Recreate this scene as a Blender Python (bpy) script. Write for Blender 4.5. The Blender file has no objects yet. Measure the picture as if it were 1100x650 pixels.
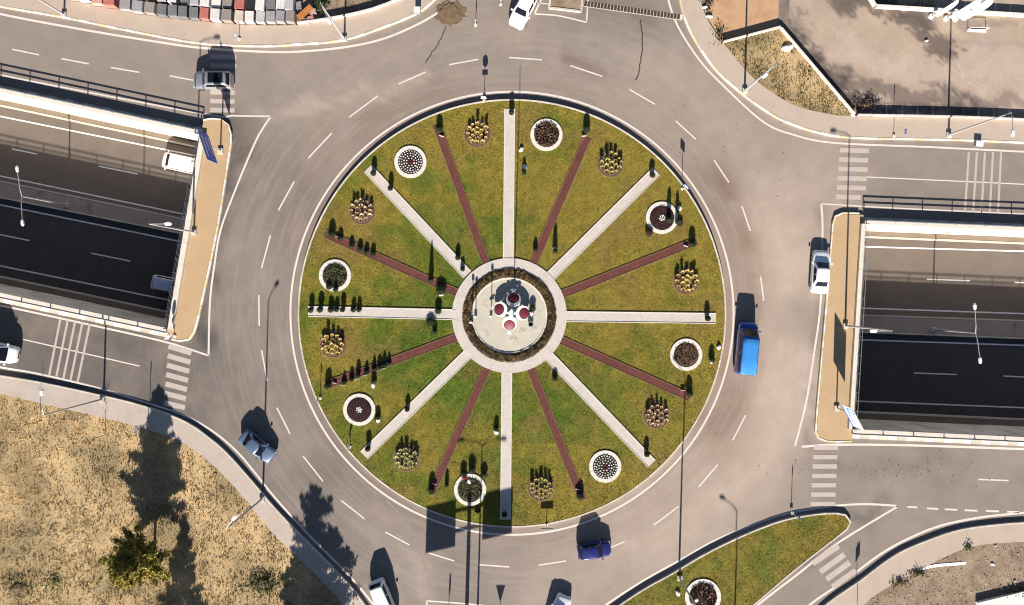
import bpy, bmesh, math, random
import numpy as np
from mathutils import Vector, Matrix
from mathutils import geometry as mgeo
rnd = random.Random(7)
nprng = np.random.default_rng(11)
SC = bpy.context.scene
COL = SC.collection
R = math.radians

# ------------------------------------------------------------------ camera, sky, sun, exposure
H = 75.0          # flying height of the camera
NAD = 1.3         # metres between the picture centre and the point straight below
cam = bpy.data.cameras.new('camera')
cam.sensor_width = 36.0
cam.lens = 36.0 * H / 110.0
cam.shift_y = -NAD / 110.0
cam.clip_end = 3000
camo = bpy.data.objects.new('camera', cam); COL.objects.link(camo)
camo.location = (0, NAD, H)
SC.camera = camo
SUN_EL = R(24.4)
SUN_DX = 0.028
w = bpy.data.worlds.new('World'); SC.world = w; w.use_nodes = True
wn = w.node_tree
bg = wn.nodes['Background']
sky = wn.nodes.new('ShaderNodeTexSky'); sky.sky_type = 'NISHITA'; sky.sun_disc = False
sky.sun_elevation = SUN_EL; sky.sun_rotation = R(180 + math.degrees(math.atan(SUN_DX)))
sky.air_density = .6; sky.dust_density = .3
wn.links.new(sky.outputs[0], bg.inputs[0]); bg.inputs[1].default_value = 0.05
sl = bpy.data.lights.new('sun', 'SUN'); sl.energy = 5.0; sl.angle = R(0.5); sl.color = (1, .93, .84)
so = bpy.data.objects.new('sun', sl); COL.objects.link(so)
so.rotation_euler = Vector((SUN_DX, 1, -math.tan(SUN_EL))).to_track_quat('-Z', 'Y').to_euler()
so.location = (0, -60, 60)
vs = SC.view_settings
vs.view_transform = 'Standard'; vs.look = 'None'; vs.gamma = 1; vs.use_curve_mapping = False
vs.exposure = 1.32
SC.cycles.pixel_filter_type = 'BLACKMAN_HARRIS'; SC.cycles.filter_width = 1.1
SC.cycles.max_bounces = 6
SC.cycles.diffuse_bounces = 3

# ------------------------------------------------------------------ helpers
def P(px, py, z=0.0):
    k = (H - z) / H
    return Vector(((px - 550) / 10 * k, NAD + ((325 - py) / 10 - NAD) * k, z))
def P2(px, py, z=0.0):
    v = P(px, py, z); return (v.x, v.y)
def PL(pts, z=0.0): return [P2(a, b, z) for a, b in pts]

def tag(o, label=None, cat=None, group=None, kind=None):
    if label: o['label'] = label
    if cat: o['category'] = cat
    if group: o['group'] = group
    if kind: o['kind'] = kind
    return o
def link(name, me, mat=None, parent=None, loc=None, rz=None):
    o = bpy.data.objects.new(name, me); COL.objects.link(o)
    if mat is not None and me is not None and len(me.materials) == 0: me.materials.append(mat)
    if parent is not None: o.parent = parent
    if loc is not None: o.location = loc
    if rz is not None: o.rotation_euler = (0, 0, rz)
    return o
def empty(name, loc=(0, 0, 0), rz=0.0, **k):
    o = bpy.data.objects.new(name, None); COL.objects.link(o)
    o.location = loc; o.rotation_euler = (0, 0, rz); o.empty_display_size = .2
    tag(o, **k); return o
def copy_tree(o, parent=None):
    c = o.copy(); COL.objects.link(c); c.parent = parent
    for ch in list(o.children): copy_tree(ch, c)
    return c

class MB:
    def __init__(s): s.v = []; s.f = []; s.smooth = False
    def add(s, vs, fs):
        n = len(s.v); s.v += [tuple(p) for p in vs]; s.f += [tuple(i + n for i in f) for f in fs]; return s
    def box(s, c, d, rz=0.0, taper=1.0):
        hx, hy, hz = d[0] / 2, d[1] / 2, d[2] / 2; ca, sa = math.cos(rz), math.sin(rz); out = []
        for z, k in ((-hz, 1), (hz, taper)):
            for x, y in ((-hx, -hy), (hx, -hy), (hx, hy), (-hx, hy)):
                x *= k; y *= k
                out.append((c[0] + x * ca - y * sa, c[1] + x * sa + y * ca, c[2] + z))
        return s.add(out, [(3, 2, 1, 0), (4, 5, 6, 7), (0, 1, 5, 4), (1, 2, 6, 5), (2, 3, 7, 6), (3, 0, 4, 7)])
    def bar(s, a, b, wd, ht=None):
        a = Vector(a); b = Vector(b); ht = ht or wd
        t = (b - a).normalized(); up = Vector((0, 0, 1)) if abs(t.z) < .95 else Vector((0, 1, 0))
        sd = t.cross(up).normalized() * wd / 2; u = sd.cross(t).normalized() * ht / 2
        o = []
        for q in (a, b): o += [q - sd - u, q + sd - u, q + sd + u, q - sd + u]
        return s.add(o, [(0, 1, 2, 3), (7, 6, 5, 4), (0, 4, 5, 1), (1, 5, 6, 2), (2, 6, 7, 3), (3, 7, 4, 0)])
    def tube(s, pts, rad, n=8, caps=True):
        pts = [Vector(p) for p in pts]
        if not isinstance(rad, (list, tuple)): rad = [rad] * len(pts)
        rings = []
        for i, p in enumerate(pts):
            t = (pts[min(i + 1, len(pts) - 1)] - pts[max(i - 1, 0)]).normalized()
            up = Vector((0, 0, 1)) if abs(t.z) < .9 else Vector((1, 0, 0))
            a = t.cross(up).normalized(); b = t.cross(a).normalized()
            rings.append([p + (a * math.cos(2 * math.pi * j / n) + b * math.sin(2 * math.pi * j / n)) * rad[i] for j in range(n)])
        vs = [q for r in rings for q in r]; fs = []
        for i in range(len(pts) - 1):
            for j in range(n):
                k = (j + 1) % n; fs.append((i * n + j, i * n + k, (i + 1) * n + k, (i + 1) * n + j))
        if caps: fs += [tuple(range(n))[::-1], tuple((len(pts) - 1) * n + j for j in range(n))]
        return s.add(vs, fs)
    def lathe(s, prof, n=24, c=(0, 0, 0), wob=0.0):
        vs = []; fs = []; m = len(prof)
        for j in range(n):
            a = 2 * math.pi * j / n; k = 1 + (rnd.uniform(-wob, wob) if wob else 0)
            for r, z in prof: vs.append((c[0] + r * k * math.cos(a), c[1] + r * k * math.sin(a), c[2] + z))
        for j in range(n):
            q = (j + 1) % n
            for i in range(m - 1): fs.append((j * m + i, q * m + i, q * m + i + 1, j * m + i + 1))
        return s.add(vs, fs)
    def disc(s, r, z, n=24, c=(0, 0)):
        return s.add([(c[0] + r * math.cos(2 * math.pi * j / n), c[1] + r * math.sin(2 * math.pi * j / n), z) for j in range(n)], [tuple(range(n))])
    def poly(s, pts, z):
        tris = mgeo.tessellate_polygon([[Vector((x, y, 0)) for x, y in pts]])
        vs = [(x, y, z) for x, y in pts]; out = []
        for t in tris:
            a, b, c = (Vector(vs[i]) for i in t)
            out.append(t if (b - a).cross(c - a).z > 0 else (t[0], t[2], t[1]))
        return s.add(vs, out)
    def prism(s, pts, z0, z1):
        ar = sum(pts[i][0] * pts[(i + 1) % len(pts)][1] - pts[(i + 1) % len(pts)][0] * pts[i][1] for i in range(len(pts)))
        if ar < 0: pts = pts[::-1]
        s.poly(pts, z1); n = len(pts)
        vs = [(x, y, z0) for x, y in pts] + [(x, y, z1) for x, y in pts]
        return s.add(vs, [(i, (i + 1) % n, n + (i + 1) % n, n + i) for i in range(n)])
    def ribbon(s, pts, wd, z=0.0, closed=False):
        pts = [Vector((p[0], p[1])) for p in pts]; n = len(pts); vs = []
        for i, p in enumerate(pts):
            a = pts[(i - 1) % n] if closed or i else p; b = pts[(i + 1) % n] if closed or i < n - 1 else p
            t = (b - a).normalized(); m = Vector((-t.y, t.x)) * wd / 2
            zz = z(p) if callable(z) else z
            vs += [(p.x + m.x, p.y + m.y, zz), (p.x - m.x, p.y - m.y, zz)]
        fs = []
        for i in range(n if closed else n - 1):
            k = (i + 1) % n; fs.append((2 * i, 2 * i + 1, 2 * k + 1, 2 * k))
        return s.add(vs, fs)
    def mesh(s, name='mesh', mat=None, smooth=None):
        me = bpy.data.meshes.new(name); me.from_pydata(s.v, [], s.f); me.validate(); 
        if smooth if smooth is not None else s.smooth: me.shade_smooth()
        if mat is not None: me.materials.append(mat)
        return me
    def build(s, name, mat, parent=None, loc=None, rz=None, smooth=False):
        return link(name, s.mesh(name, mat, smooth), None, parent, loc, rz)

def smooth_line(pts, step=1.0):
    pts = [Vector((p[0], p[1])) for p in pts]; out = []
    for i in range(len(pts) - 1):
        p0 = pts[i - 1] if i else pts[0] * 2 - pts[1]; p1 = pts[i]; p2 = pts[i + 1]
        p3 = pts[i + 2] if i + 2 < len(pts) else p2 * 2 - p1
        n = max(2, int((p2 - p1).length / step))
        for k in range(n):
            t = k / n
            out.append(.5 * ((2 * p1) + (p2 - p0) * t + (2 * p0 - 5 * p1 + 4 * p2 - p3) * t * t + (3 * p1 - p0 - 3 * p2 + p3) * t ** 3))
    out.append(pts[-1]); return [(p.x, p.y) for p in out]
def resample(pts, step, closed=False):
    p = [Vector(q) for q in pts]
    if closed: p.append(p[0])
    d = [0]
    for i in range(1, len(p)): d.append(d[-1] + (p[i] - p[i - 1]).length)
    n = max(1, round(d[-1] / step)); out = []; j = 0
    for k in range(n + 1):
        t = d[-1] * k / n
        while j < len(d) - 2 and d[j + 1] < t: j += 1
        f = (t - d[j]) / max(1e-9, d[j + 1] - d[j]); out.append(p[j].lerp(p[j + 1], min(1, f)))
    return out
def inside(pt, poly):
    x, y = pt; c = False; n = len(poly); j = n - 1
    for i in range(n):
        xi, yi = poly[i]; xj, yj = poly[j]
        if (yi > y) != (yj > y) and x < (xj - xi) * (y - yi) / (yj - yi) + xi: c = not c
        j = i
    return c
def inside_np(X, Y, poly):
    c = np.zeros(X.shape, bool); n = len(poly); j = n - 1
    for i in range(n):
        xi, yi = poly[i]; xj, yj = poly[j]
        if yi != yj:
            m = ((yi > Y) != (yj > Y)) & (X < (xj - xi) * (Y - yi) / (yj - yi) + xi); c ^= m
        j = i
    return c

# ------------------------------------------------------------------ materials
def mat(name, col, rough=.85, var=.12, scale=3.0, var2=.1, scale2=40.0, bump=0.0, bscale=60.0, metal=0.0, spec=.3, attr=None,
        tint=None, tscale=.4, tlo=.45, thi=.65, coat=0.0, emit=None, hueobj=0.0):
    m = bpy.data.materials.new(name); m.use_nodes = True; nt = m.node_tree; N = nt.nodes; L = nt.links
    b = N['Principled BSDF']; b.inputs['Roughness'].default_value = rough; b.inputs['Metallic'].default_value = metal
    b.inputs['Specular IOR Level'].default_value = spec
    if coat: b.inputs['Coat Weight'].default_value = coat; b.inputs['Coat Roughness'].default_value = .05
    tc = N.new('ShaderNodeNewGeometry')
    def noise(sc, det=4, ro=.6):
        n = N.new('ShaderNodeTexNoise'); n.inputs['Scale'].default_value = sc; n.inputs['Detail'].default_value = det; n.inputs['Roughness'].default_value = ro
        L.new(tc.outputs['Position'], n.inputs['Vector']); return n.outputs['Fac']
    def mr(src, lo, hi, a=.25, c=.75):
        r = N.new('ShaderNodeMapRange'); r.inputs[1].default_value = a; r.inputs[2].default_value = c; r.inputs[3].default_value = lo; r.inputs[4].default_value = hi
        L.new(src, r.inputs[0]); return r.outputs[0]
    def mul(a, bb):
        x = N.new('ShaderNodeMix'); x.data_type = 'RGBA'; x.blend_type = 'MULTIPLY'; x.inputs[0].default_value = 1
        L.new(a, x.inputs[6]); L.new(bb, x.inputs[7]); return x.outputs[2]
    rgb = N.new('ShaderNodeRGB'); rgb.outputs[0].default_value = (*col, 1); c = rgb.outputs[0]
    if attr:
        at = N.new('ShaderNodeAttribute'); at.attribute_name = attr; c = mul(c, at.outputs['Color'])
    if tint:
        x = N.new('ShaderNodeMix'); x.data_type = 'RGBA'; L.new(mr(noise(tscale, 5), 0, 1, tlo, thi), x.inputs[0]); L.new(c, x.inputs[6]); x.inputs[7].default_value = (*tint, 1); c = x.outputs[2]
    if var: c = mul(c, mr(noise(scale), 1 - var, 1 + var))
    if var2: c = mul(c, mr(noise(scale2, 3), 1 - var2, 1 + var2))
    if hueobj:
        oi = N.new('ShaderNodeObjectInfo'); c = mul(c, mr(oi.outputs['Random'], 1 - hueobj, 1 + hueobj, 0, 1))
    L.new(c, b.inputs['Base Color'])
    if bump:
        bp = N.new('ShaderNodeBump'); bp.inputs['Strength'].default_value = bump; bp.inputs['Distance'].default_value = .05
        L.new(noise(bscale, 4), bp.inputs['Height']); L.new(bp.outputs[0], b.inputs['Normal'])
    return m
M = {}
def asphalt(name, base, attr=None, polar=False):
    m = mat(name, base, .9, .10, .55, .16, 22, .25, 35, attr=attr); nt = m.node_tree; N = nt.nodes; L = nt.links
    b = N['Principled BSDF']; src = b.inputs['Base Color'].links[0].from_socket
    geo = N.new('ShaderNodeNewGeometry')
    def nz(vec, sc, det=5):
        n = N.new('ShaderNodeTexNoise'); n.inputs['Scale'].default_value = sc; n.inputs['Detail'].default_value = det; n.inputs['Roughness'].default_value = .62
        L.new(vec, n.inputs['Vector']); return n.outputs['Fac']
    def mr(s, a, c, lo, hi):
        r = N.new('ShaderNodeMapRange'); r.inputs[1].default_value = a; r.inputs[2].default_value = c; r.inputs[3].default_value = lo; r.inputs[4].default_value = hi; L.new(s, r.inputs[0]); return r.outputs[0]
    def mix(f, a, col, blend='MIX'):
        x = N.new('ShaderNodeMix'); x.data_type = 'RGBA'; x.blend_type = blend
        L.new(f, x.inputs[0]) if not isinstance(f, float) else setattr(x.inputs[0], 'default_value', f)
        L.new(a, x.inputs[6])
        if isinstance(col, tuple): x.inputs[7].default_value = (*col, 1)
        else: L.new(col, x.inputs[7])
        return x.outputs[2]
    c = src
    if polar:   # wheel-polished bands that follow the ring
        sub = N.new('ShaderNodeVectorMath'); sub.operation = 'SUBTRACT'; L.new(geo.outputs['Position'], sub.inputs[0]); sub.inputs[1].default_value = (0, -1.15, 0)
        ln = N.new('ShaderNodeVectorMath'); ln.operation = 'LENGTH'; L.new(sub.outputs[0], ln.inputs[0])
        nrm = N.new('ShaderNodeVectorMath'); nrm.operation = 'NORMALIZE'; L.new(sub.outputs[0], nrm.inputs[0])
        scl = N.new('ShaderNodeVectorMath'); scl.operation = 'SCALE'; L.new(nrm.outputs[0], scl.inputs[0]); scl.inputs[3].default_value = 1.6
        cmb = N.new('ShaderNodeCombineXYZ'); 
        mm = N.new('ShaderNodeMath'); mm.operation = 'MULTIPLY'; mm.inputs[1].default_value = .9; L.new(ln.outputs['Value'], mm.inputs[0]); L.new(mm.outputs[0], cmb.inputs[2])
        ad = N.new('ShaderNodeVectorMath'); ad.operation = 'ADD'; L.new(scl.outputs[0], ad.inputs[0]); L.new(cmb.outputs[0], ad.inputs[1])
        f = nz(ad.outputs[0], 1.4, 6)
        ring = mr(ln.outputs['Value'], 23.5, 29.5, 1, 0)
        k = N.new('ShaderNodeMath'); k.operation = 'MULTIPLY'; L.new(mr(f, .42, .7, 0, .55), k.inputs[0]); L.new(ring, k.inputs[1])
        c = mix(k.outputs[0], c, (base[0] * .86, base[1] * .72, base[2] * .66))
        k2 = N.new('ShaderNodeMath'); k2.operation = 'MULTIPLY'; L.new(mr(nz(ad.outputs[0], 2.6, 6), .48, .72, 0, .42), k2.inputs[0]); L.new(mr(ln.outputs['Value'], 30, 38, 1, .15), k2.inputs[1])
        c = mix(k2.outputs[0], c, (base[0] * 1.45, base[1] * 1.42, base[2] * 1.4))
    # dark crumbs and oil spots
    c = mix(mr(nz(geo.outputs['Position'], 1.9, 8), .64, .72, 0, .5), c, (base[0] * .5, base[1] * .48, base[2] * .48))
    c = mix(mr(nz(geo.outputs['Position'], .23, 6), .45, .7, 0, .3), c, (base[0] * 1.35, base[1] * 1.3, base[2] * 1.25))
    L.new(c, b.inputs['Base Color'])
    return m
A0 = (.216, .180, .154)
M['asphalt'] = asphalt('asphalt', A0, attr='tint', polar=True)
M['gore'] = asphalt('gore_asphalt', (.095, .082, .074))
M['under'] = asphalt('underpass_asphalt', (.135, .110, .092)); M['under_shade'] = asphalt('shaded_underpass_asphalt', (.062, .055, .055))  # second, darker asphalt: deep shade of the south lanes put into the colour
M['soil'] = mat('soil', (.27, .20, .14), .95, .2, .3, .2, 9, .5, 12)
def paint(name, col):
    m = mat(name, col, .75, .06, 1.2, .12, 30, 0); nt = m.node_tree; N = nt.nodes; L = nt.links
    b = N['Principled BSDF']; src = b.inputs['Base Color'].links[0].from_socket
    g = N.new('ShaderNodeNewGeometry'); n = N.new('ShaderNodeTexNoise'); n.inputs['Scale'].default_value = 5.5; n.inputs['Detail'].default_value = 8; n.inputs['Roughness'].default_value = .75
    L.new(g.outputs['Position'], n.inputs['Vector'])
    r = N.new('ShaderNodeMapRange'); r.inputs[1].default_value = .54; r.inputs[2].default_value = .66; r.inputs[4].default_value = .6; L.new(n.outputs['Fac'], r.inputs[0])
    x = N.new('ShaderNodeMix'); x.data_type = 'RGBA'; L.new(r.outputs[0], x.inputs[0]); L.new(src, x.inputs[6]); x.inputs[7].default_value = (.22, .19, .165, 1); L.new(x.outputs[2], b.inputs['Base Color'])
    return m
M['paint'] = paint('road_paint', (.58, .52, .47))
M['paint_worn'] = paint('worn_paint', (.41, .345, .305))
M['paint_under'] = paint('underpass_paint', (.72, .70, .68))
M['kerb'] = mat('kerb_concrete', (.50, .45, .38), .9, .1, 2, .12, 25, .2, hueobj=.12)
M['kerb_white'] = mat('kerb_white_paint', (.66, .62, .56), .8, .1, 2, .12, 25, .2, hueobj=.1)
M['kerb_yellow'] = mat('kerb_yellow_paint', (.60, .49, .30), .8, .15, 2, .15, 25, .2, hueobj=.12)
M['pave'] = mat('pavement_concrete', (.41, .33, .265), .92, .08, .5, .08, 14, .15, 30, tint=(.36, .285, .23), tscale=.5)
M['pave_grey'] = mat('pavement_grey', (.41, .345, .295), .92, .08, .5, .08, 14, .15, 30, tint=(.34, .285, .24), tscale=.5)
M['pave_tan'] = mat('pavement_tan', (.40, .275, .155), .92, .07, .6, .06, 14, .12, 30, tint=(.40, .28, .165), tscale=.35)
M['wall'] = mat('wall_concrete', (.56, .51, .44), .9, .08, .7, .08, 12, .2, 20)
M['wallpanel'] = mat('retaining_concrete', (.60, .56, .50), .9, .1, .5, .1, 8, .2, 20, tint=(.42, .37, .30), tscale=.35)
M['walk'] = mat('underpass_walk', (.21, .165, .12), .92, .12, .6, .1, 10, .2)
M['median'] = mat('median_concrete', (.30, .245, .21), .92, .14, .5, .14, 6, .2, tint=(.14, .11, .09), tscale=.5, tlo=.55, thi=.75)
M['deck'] = mat('deck_concrete', (.33, .30, .27), .9, .1, .8, .1, 10, .2)
M['rail'] = mat('painted_rail', (.10, .11, .13), .5, .05, 4, .05, 30, metal=.3)
M['rail_light'] = mat('galvanised_rail', (.36, .36, .36), .45, .05, 4, .05, 30, metal=.5)
M['pole'] = mat('galvanised_pole', (.42, .41, .40), .5, .06, 3, .05, 20, metal=.35)
M['lamp'] = mat('lamp_head', (.62, .62, .60), .5, .05, 3, 0)
M['glasslens'] = mat('lamp_lens', (.5, .52, .52), .15, 0, 1, 0)
M['black'] = mat('black_plastic', (.014, .014, .016), .6, .1, 5, 0)
M['lawn_soil'] = mat('lawn_soil', (.165, .125, .019), .95, .32, 1.6, .5, 6.5, .7, 14, tint=(.085, .105, .010), tscale=.28, tlo=.42, thi=.64)
M['lawn_tinted'] = mat('island_lawn_soil', (1, 1, 1), .95, .28, 1.6, .55, 6.5, .7, 14, attr='tint')
M['grass'] = mat('grass_blade', (1, 1, 1), .8, .1, .6, .15, 9, attr='tint', spec=.15)
M['dry_soil'] = mat('dry_field_soil', (.42, .295, .15), .95, .3, .3, .35, 7, .6, 12, tint=(.22, .165, .085), tscale=.14, tlo=.42, thi=.62)
M['path_white'] = mat('white_gravel_path', (.46, .41, .37), .92, .08, 1.5, .16, 7, .3, 25)
M['path_red'] = mat('red_gravel_path', (.105, .034, .026), .92, .15, 1.5, .5, 8, .4, 25)
M['plaza'] = mat('plaza_concrete', (.42, .39, .32), .9, .1, .8, .08, 10, .1, tint=(.25, .205, .15), tscale=.9, tlo=.58, thi=.75)
M['stone_white'] = mat('white_edging', (.58, .55, .49), .9, .08, 4, .12, 20, .3)
M['stone_brown'] = mat('brown_edging', (.19, .115, .075), .9, .3, 4, .4, 11, .3)
M['bed_soil'] = mat('bed_soil', (.095, .05, .033), .95, .3, 2.5, .3, 14, .6, 20)
M['bed_soil_dark'] = mat('bed_soil_dark', (.028, .018, .015), .95, .3, 3, .3, 18, .6, 20)
M['bed_soil_green'] = mat('bed_soil_green', (.062, .058, .03), .95, .35, 3, .4, 14, .7, 20)
M['flower'] = mat('petals', (1, 1, 1), .7, 0, 1, .1, 30, attr='tint')
M['tuft'] = mat('ornamental_grass', (1, 1, 1), .8, 0, 1, .12, 20, attr='tint', hueobj=.15)
M['leaf'] = mat('leaf', (1, 1, 1), .7, 0, 1, .15, 12, attr='tint', hueobj=.1)
M['hedge_core'] = mat('hedge_core', (.045, .028, .016), .95, .3, 4, .3, 20, .6)
M['shrub_core'] = mat('shrub_core', (.016, .022, .010), .95, .3, 8, .3, 30, .5)
M['bark'] = mat('bark', (.10, .065, .042), .95, .25, 6, .2, 30, .6)
M['terracotta'] = mat('terracotta', (.30, .095, .045), .85, .12, 8, .1, 30)
M['potgrey'] = mat('grey_pot', (.20, .20, .22), .8, .12, 8, .1, 30)
M['potwhite'] = mat('white_pot', (.62, .58, .53), .8, .1, 8, .1, 30)
M['maroon'] = mat('maroon_enamel', (.12, .010, .022), .6, .1, 4, .05, 30, spec=.4)
M['white'] = mat('white_enamel', (.70, .69, .67), .5, .04, 4, 0)
M['blue'] = mat('sign_blue', (.05, .12, .55), .45, .05, 3, 0)
M['lightblue'] = mat('sign_light_blue', (.10, .30, .62), .45, .05, 3, 0)
M['steelback'] = mat('sign_back', (.33, .34, .35), .5, .06, 4, 0, metal=.4)
M['signred'] = mat('sign_red', (.42, .02, .02), .45, .05, 4, 0)
M['dirt'] = mat('dirt', (.155, .105, .06), .95, .3, 1.5, .25, 10, .6)
M['lot'] = mat('bare_lot', (.33, .255, .195), .95, .12, .35, .1, 6, .3, 8, attr='tint')
M['lot_orange'] = mat('sandy_lot', (.43, .27, .155), .95, .12, .5, .1, 6, .3, 8, tint=(.33, .19, .105), tscale=.5)
M['lot_dark'] = mat('wet_lot', (.135, .108, .092), .95, .25, .3, .15, 6, .3, 8, tint=(.22, .175, .14), tscale=.35, tlo=.42, thi=.62)
M['rubble'] = mat('rubble_ground', (.26, .19, .135), .95, .25, .8, .25, 7, .7, 9, tint=(.19, .135, .09), tscale=.5)
M['dust'] = mat('road_dust', (.235, .195, .165), .95, .2, 2, .2, 12)
M['tar'] = mat('tar', (.035, .028, .025), .7, .2, 4, 0)
M['grate'] = mat('grate', (.06, .036, .028), .7, .2, 6, .1)
M['tyre'] = mat('tyre', (.018, .018, .019), .85, .1, 8, 0)
M['rim'] = mat('rim', (.42, .42, .43), .35, 0, 1, 0, metal=.8)
M['glass'] = mat('car_glass', (.006, .008, .012), .08, 0, 1, 0, spec=.22)
M['headlight'] = mat('headlight', (.7, .7, .7), .12, 0, 1, 0)
M['taillight'] = mat('taillight', (.35, .012, .012), .25, 0, 1, 0)
def carpaint(name, col, metal=.0, rough=.35): M[name] = mat(name, col, rough, .02, 1, 0, metal=metal, coat=.8, spec=.4)
carpaint('car_white', (.80, .79, .78)); carpaint('car_silver', (.30, .31, .33), .5); carpaint('car_greyblue', (.105, .15, .235), .35)
carpaint('car_navy', (.012, .014, .115)); carpaint('van_blue', (.012, .05, .28)); carpaint('van_sky', (.04, .22, .55)); carpaint('car_steel', (.50, .56, .64), .1)

# ------------------------------------------------------------------ underpass geometry
D = -6.8; PZ = .6
def lineY(a, b): return lambda x: a[1] + (b[1] - a[1]) * (x - a[0]) / (b[0] - a[0])
NLa, NLb = P2(0, 98.5, PZ), P2(215, 144, PZ)
SLa, SLb = P2(0, 315, PZ), P2(180, 353, PZ)
NRa, NRb = P2(929.5, 240.5, PZ), P2(1100, 247.5, PZ)
SRa, SRb = P2(916, 461.5, PZ), P2(1100, 470, PZ)
nl, sL, nr, sR = lineY(NLa, NLb), lineY(SLa, SLb), lineY(NRa, NRb), lineY(SRa, SRb)
DL = [NLb, SLb]; DR = [NRa, SRa]
XE = 112.0
def herm(p, q, dp, dq, t):
    h = (2 * t ** 3 - 3 * t * t + 1, t ** 3 - 2 * t * t + t, -2 * t ** 3 + 3 * t * t, t ** 3 - t * t)
    return tuple(h[0] * p[i] + h[1] * dp[i] + h[2] * q[i] + h[3] * dq[i] for i in (0, 1))
L_ = NRa[0] - NLb[0]
tunN = [herm(NLb, NRa, (L_, nl(1) * L_ - nl(0) * L_), (L_, nr(1) * L_ - nr(0) * L_), i / 14) for i in range(15)]
L_ = SRa[0] - SLb[0]
tunS = [herm(SLb, SRa, (L_, sL(1) * L_ - sL(0) * L_), (L_, sR(1) * L_ - sR(0) * L_), i / 14) for i in range(15)]
trenchL = [(-XE, nl(-XE)), NLb, SLb, (-XE, sL(-XE))]
trenchR = [NRa, (XE, nr(XE)), (XE, sR(XE)), SRa]

# ------------------------------------------------------------------ ground and road sheets
def sheet_with_holes(x0, x1, y0, y1, step, holes, z):
    vs = []; es = []
    xs = np.linspace(x0, x1, int((x1 - x0) / step) + 1); ys = np.linspace(y0, y1, int((y1 - y0) / step) + 1)
    for x in xs:
        for y in ys: vs.append(Vector((x, y)))
    for h in holes:
        h2 = [(min(max(p[0], x0), x1), p[1]) for p in h]
        n = len(vs); vs += [Vector(p) for p in h2]; es += [(n + i, n + (i + 1) % len(h2)) for i in range(len(h2))]
    ov, oe, of, *_ = mgeo.delaunay_2d_cdt(vs, es, [], 0, 1e-5)
    mb = MB(); mb.v = [(v.x, v.y, z) for v in ov]
    for f in of:
        cx = sum(ov[i].x for i in f) / len(f); cy = sum(ov[i].y for i in f) / len(f)
        if any(inside((cx, cy), h) for h in holes): continue
        a, b, c = (ov[i] for i in f)
        mb.f.append(tuple(f) if (b.x - a.x) * (c.y - a.y) - (b.y - a.y) * (c.x - a.x) > 0 else tuple(f)[::-1])
    return mb
clipL = [(-400, nl(-XE)), ]
g = sheet_with_holes(-600, 600, -600, 600, 60, [trenchL, trenchR, ], -.06)
tag(g.build('ground', M['soil']), kind='structure')
RX = 80
hL = [(-RX, nl(-RX)), NLb, SLb, (-RX, sL(-RX))]; hR = [NRa, (RX, nr(RX)), (RX, sR(RX)), SRa]
rm = sheet_with_holes(-RX, RX, -52, 52, .7, [hL, hR], 0.0)
me = rm.mesh('road', M['asphalt'])
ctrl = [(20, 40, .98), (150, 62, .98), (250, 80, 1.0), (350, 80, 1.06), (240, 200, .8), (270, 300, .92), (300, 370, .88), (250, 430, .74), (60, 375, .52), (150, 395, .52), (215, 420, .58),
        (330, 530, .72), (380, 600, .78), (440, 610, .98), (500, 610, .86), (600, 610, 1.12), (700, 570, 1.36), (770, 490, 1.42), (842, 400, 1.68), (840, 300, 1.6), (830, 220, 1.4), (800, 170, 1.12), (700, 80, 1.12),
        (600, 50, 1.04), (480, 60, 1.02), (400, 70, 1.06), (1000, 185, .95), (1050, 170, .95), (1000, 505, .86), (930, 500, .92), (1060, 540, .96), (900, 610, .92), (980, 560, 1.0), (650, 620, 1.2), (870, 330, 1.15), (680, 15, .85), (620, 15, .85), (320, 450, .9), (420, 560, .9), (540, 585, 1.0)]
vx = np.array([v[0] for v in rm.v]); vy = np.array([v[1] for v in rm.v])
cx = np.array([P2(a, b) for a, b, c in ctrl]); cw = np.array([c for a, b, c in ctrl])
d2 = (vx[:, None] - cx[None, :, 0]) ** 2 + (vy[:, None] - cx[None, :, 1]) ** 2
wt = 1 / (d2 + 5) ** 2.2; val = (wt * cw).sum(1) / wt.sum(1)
def vnoise(X, Y, sc, seed):
    g = np.random.default_rng(seed).random((128, 128)); x = X * sc + 500; y = Y * sc + 500
    xi = np.floor(x).astype(int); yi = np.floor(y).astype(int); fx = x - xi; fy = y - yi; fx = fx * fx * (3 - 2 * fx); fy = fy * fy * (3 - 2 * fy)
    a = g[xi % 128, yi % 128]; b = g[(xi + 1) % 128, yi % 128]; c = g[xi % 128, (yi + 1) % 128]; d = g[(xi + 1) % 128, (yi + 1) % 128]
    return a * (1 - fx) * (1 - fy) + b * fx * (1 - fy) + c * (1 - fx) * fy + d * fx * fy
def seg_dist(X, Y, a, b):
    a = np.array(a); b = np.array(b); d = b - a; t = np.clip(((X - a[0]) * d[0] + (Y - a[1]) * d[1]) / (d @ d), 0, 1)
    return np.hypot(X - a[0] - t * d[0], Y - a[1] - t * d[1])
def poly_dist(X, Y, pts):
    d = np.full(X.shape, 1e9)
    for i in range(len(pts) - 1): d = np.minimum(d, seg_dist(X, Y, pts[i], pts[i + 1]))
    return d
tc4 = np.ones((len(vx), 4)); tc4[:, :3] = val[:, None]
wx = vx + (vnoise(vx, vy, .5, 71) - .5) * 2.2; wy = vy + (vnoise(vx, vy, .5, 72) - .5) * 2.2
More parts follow.
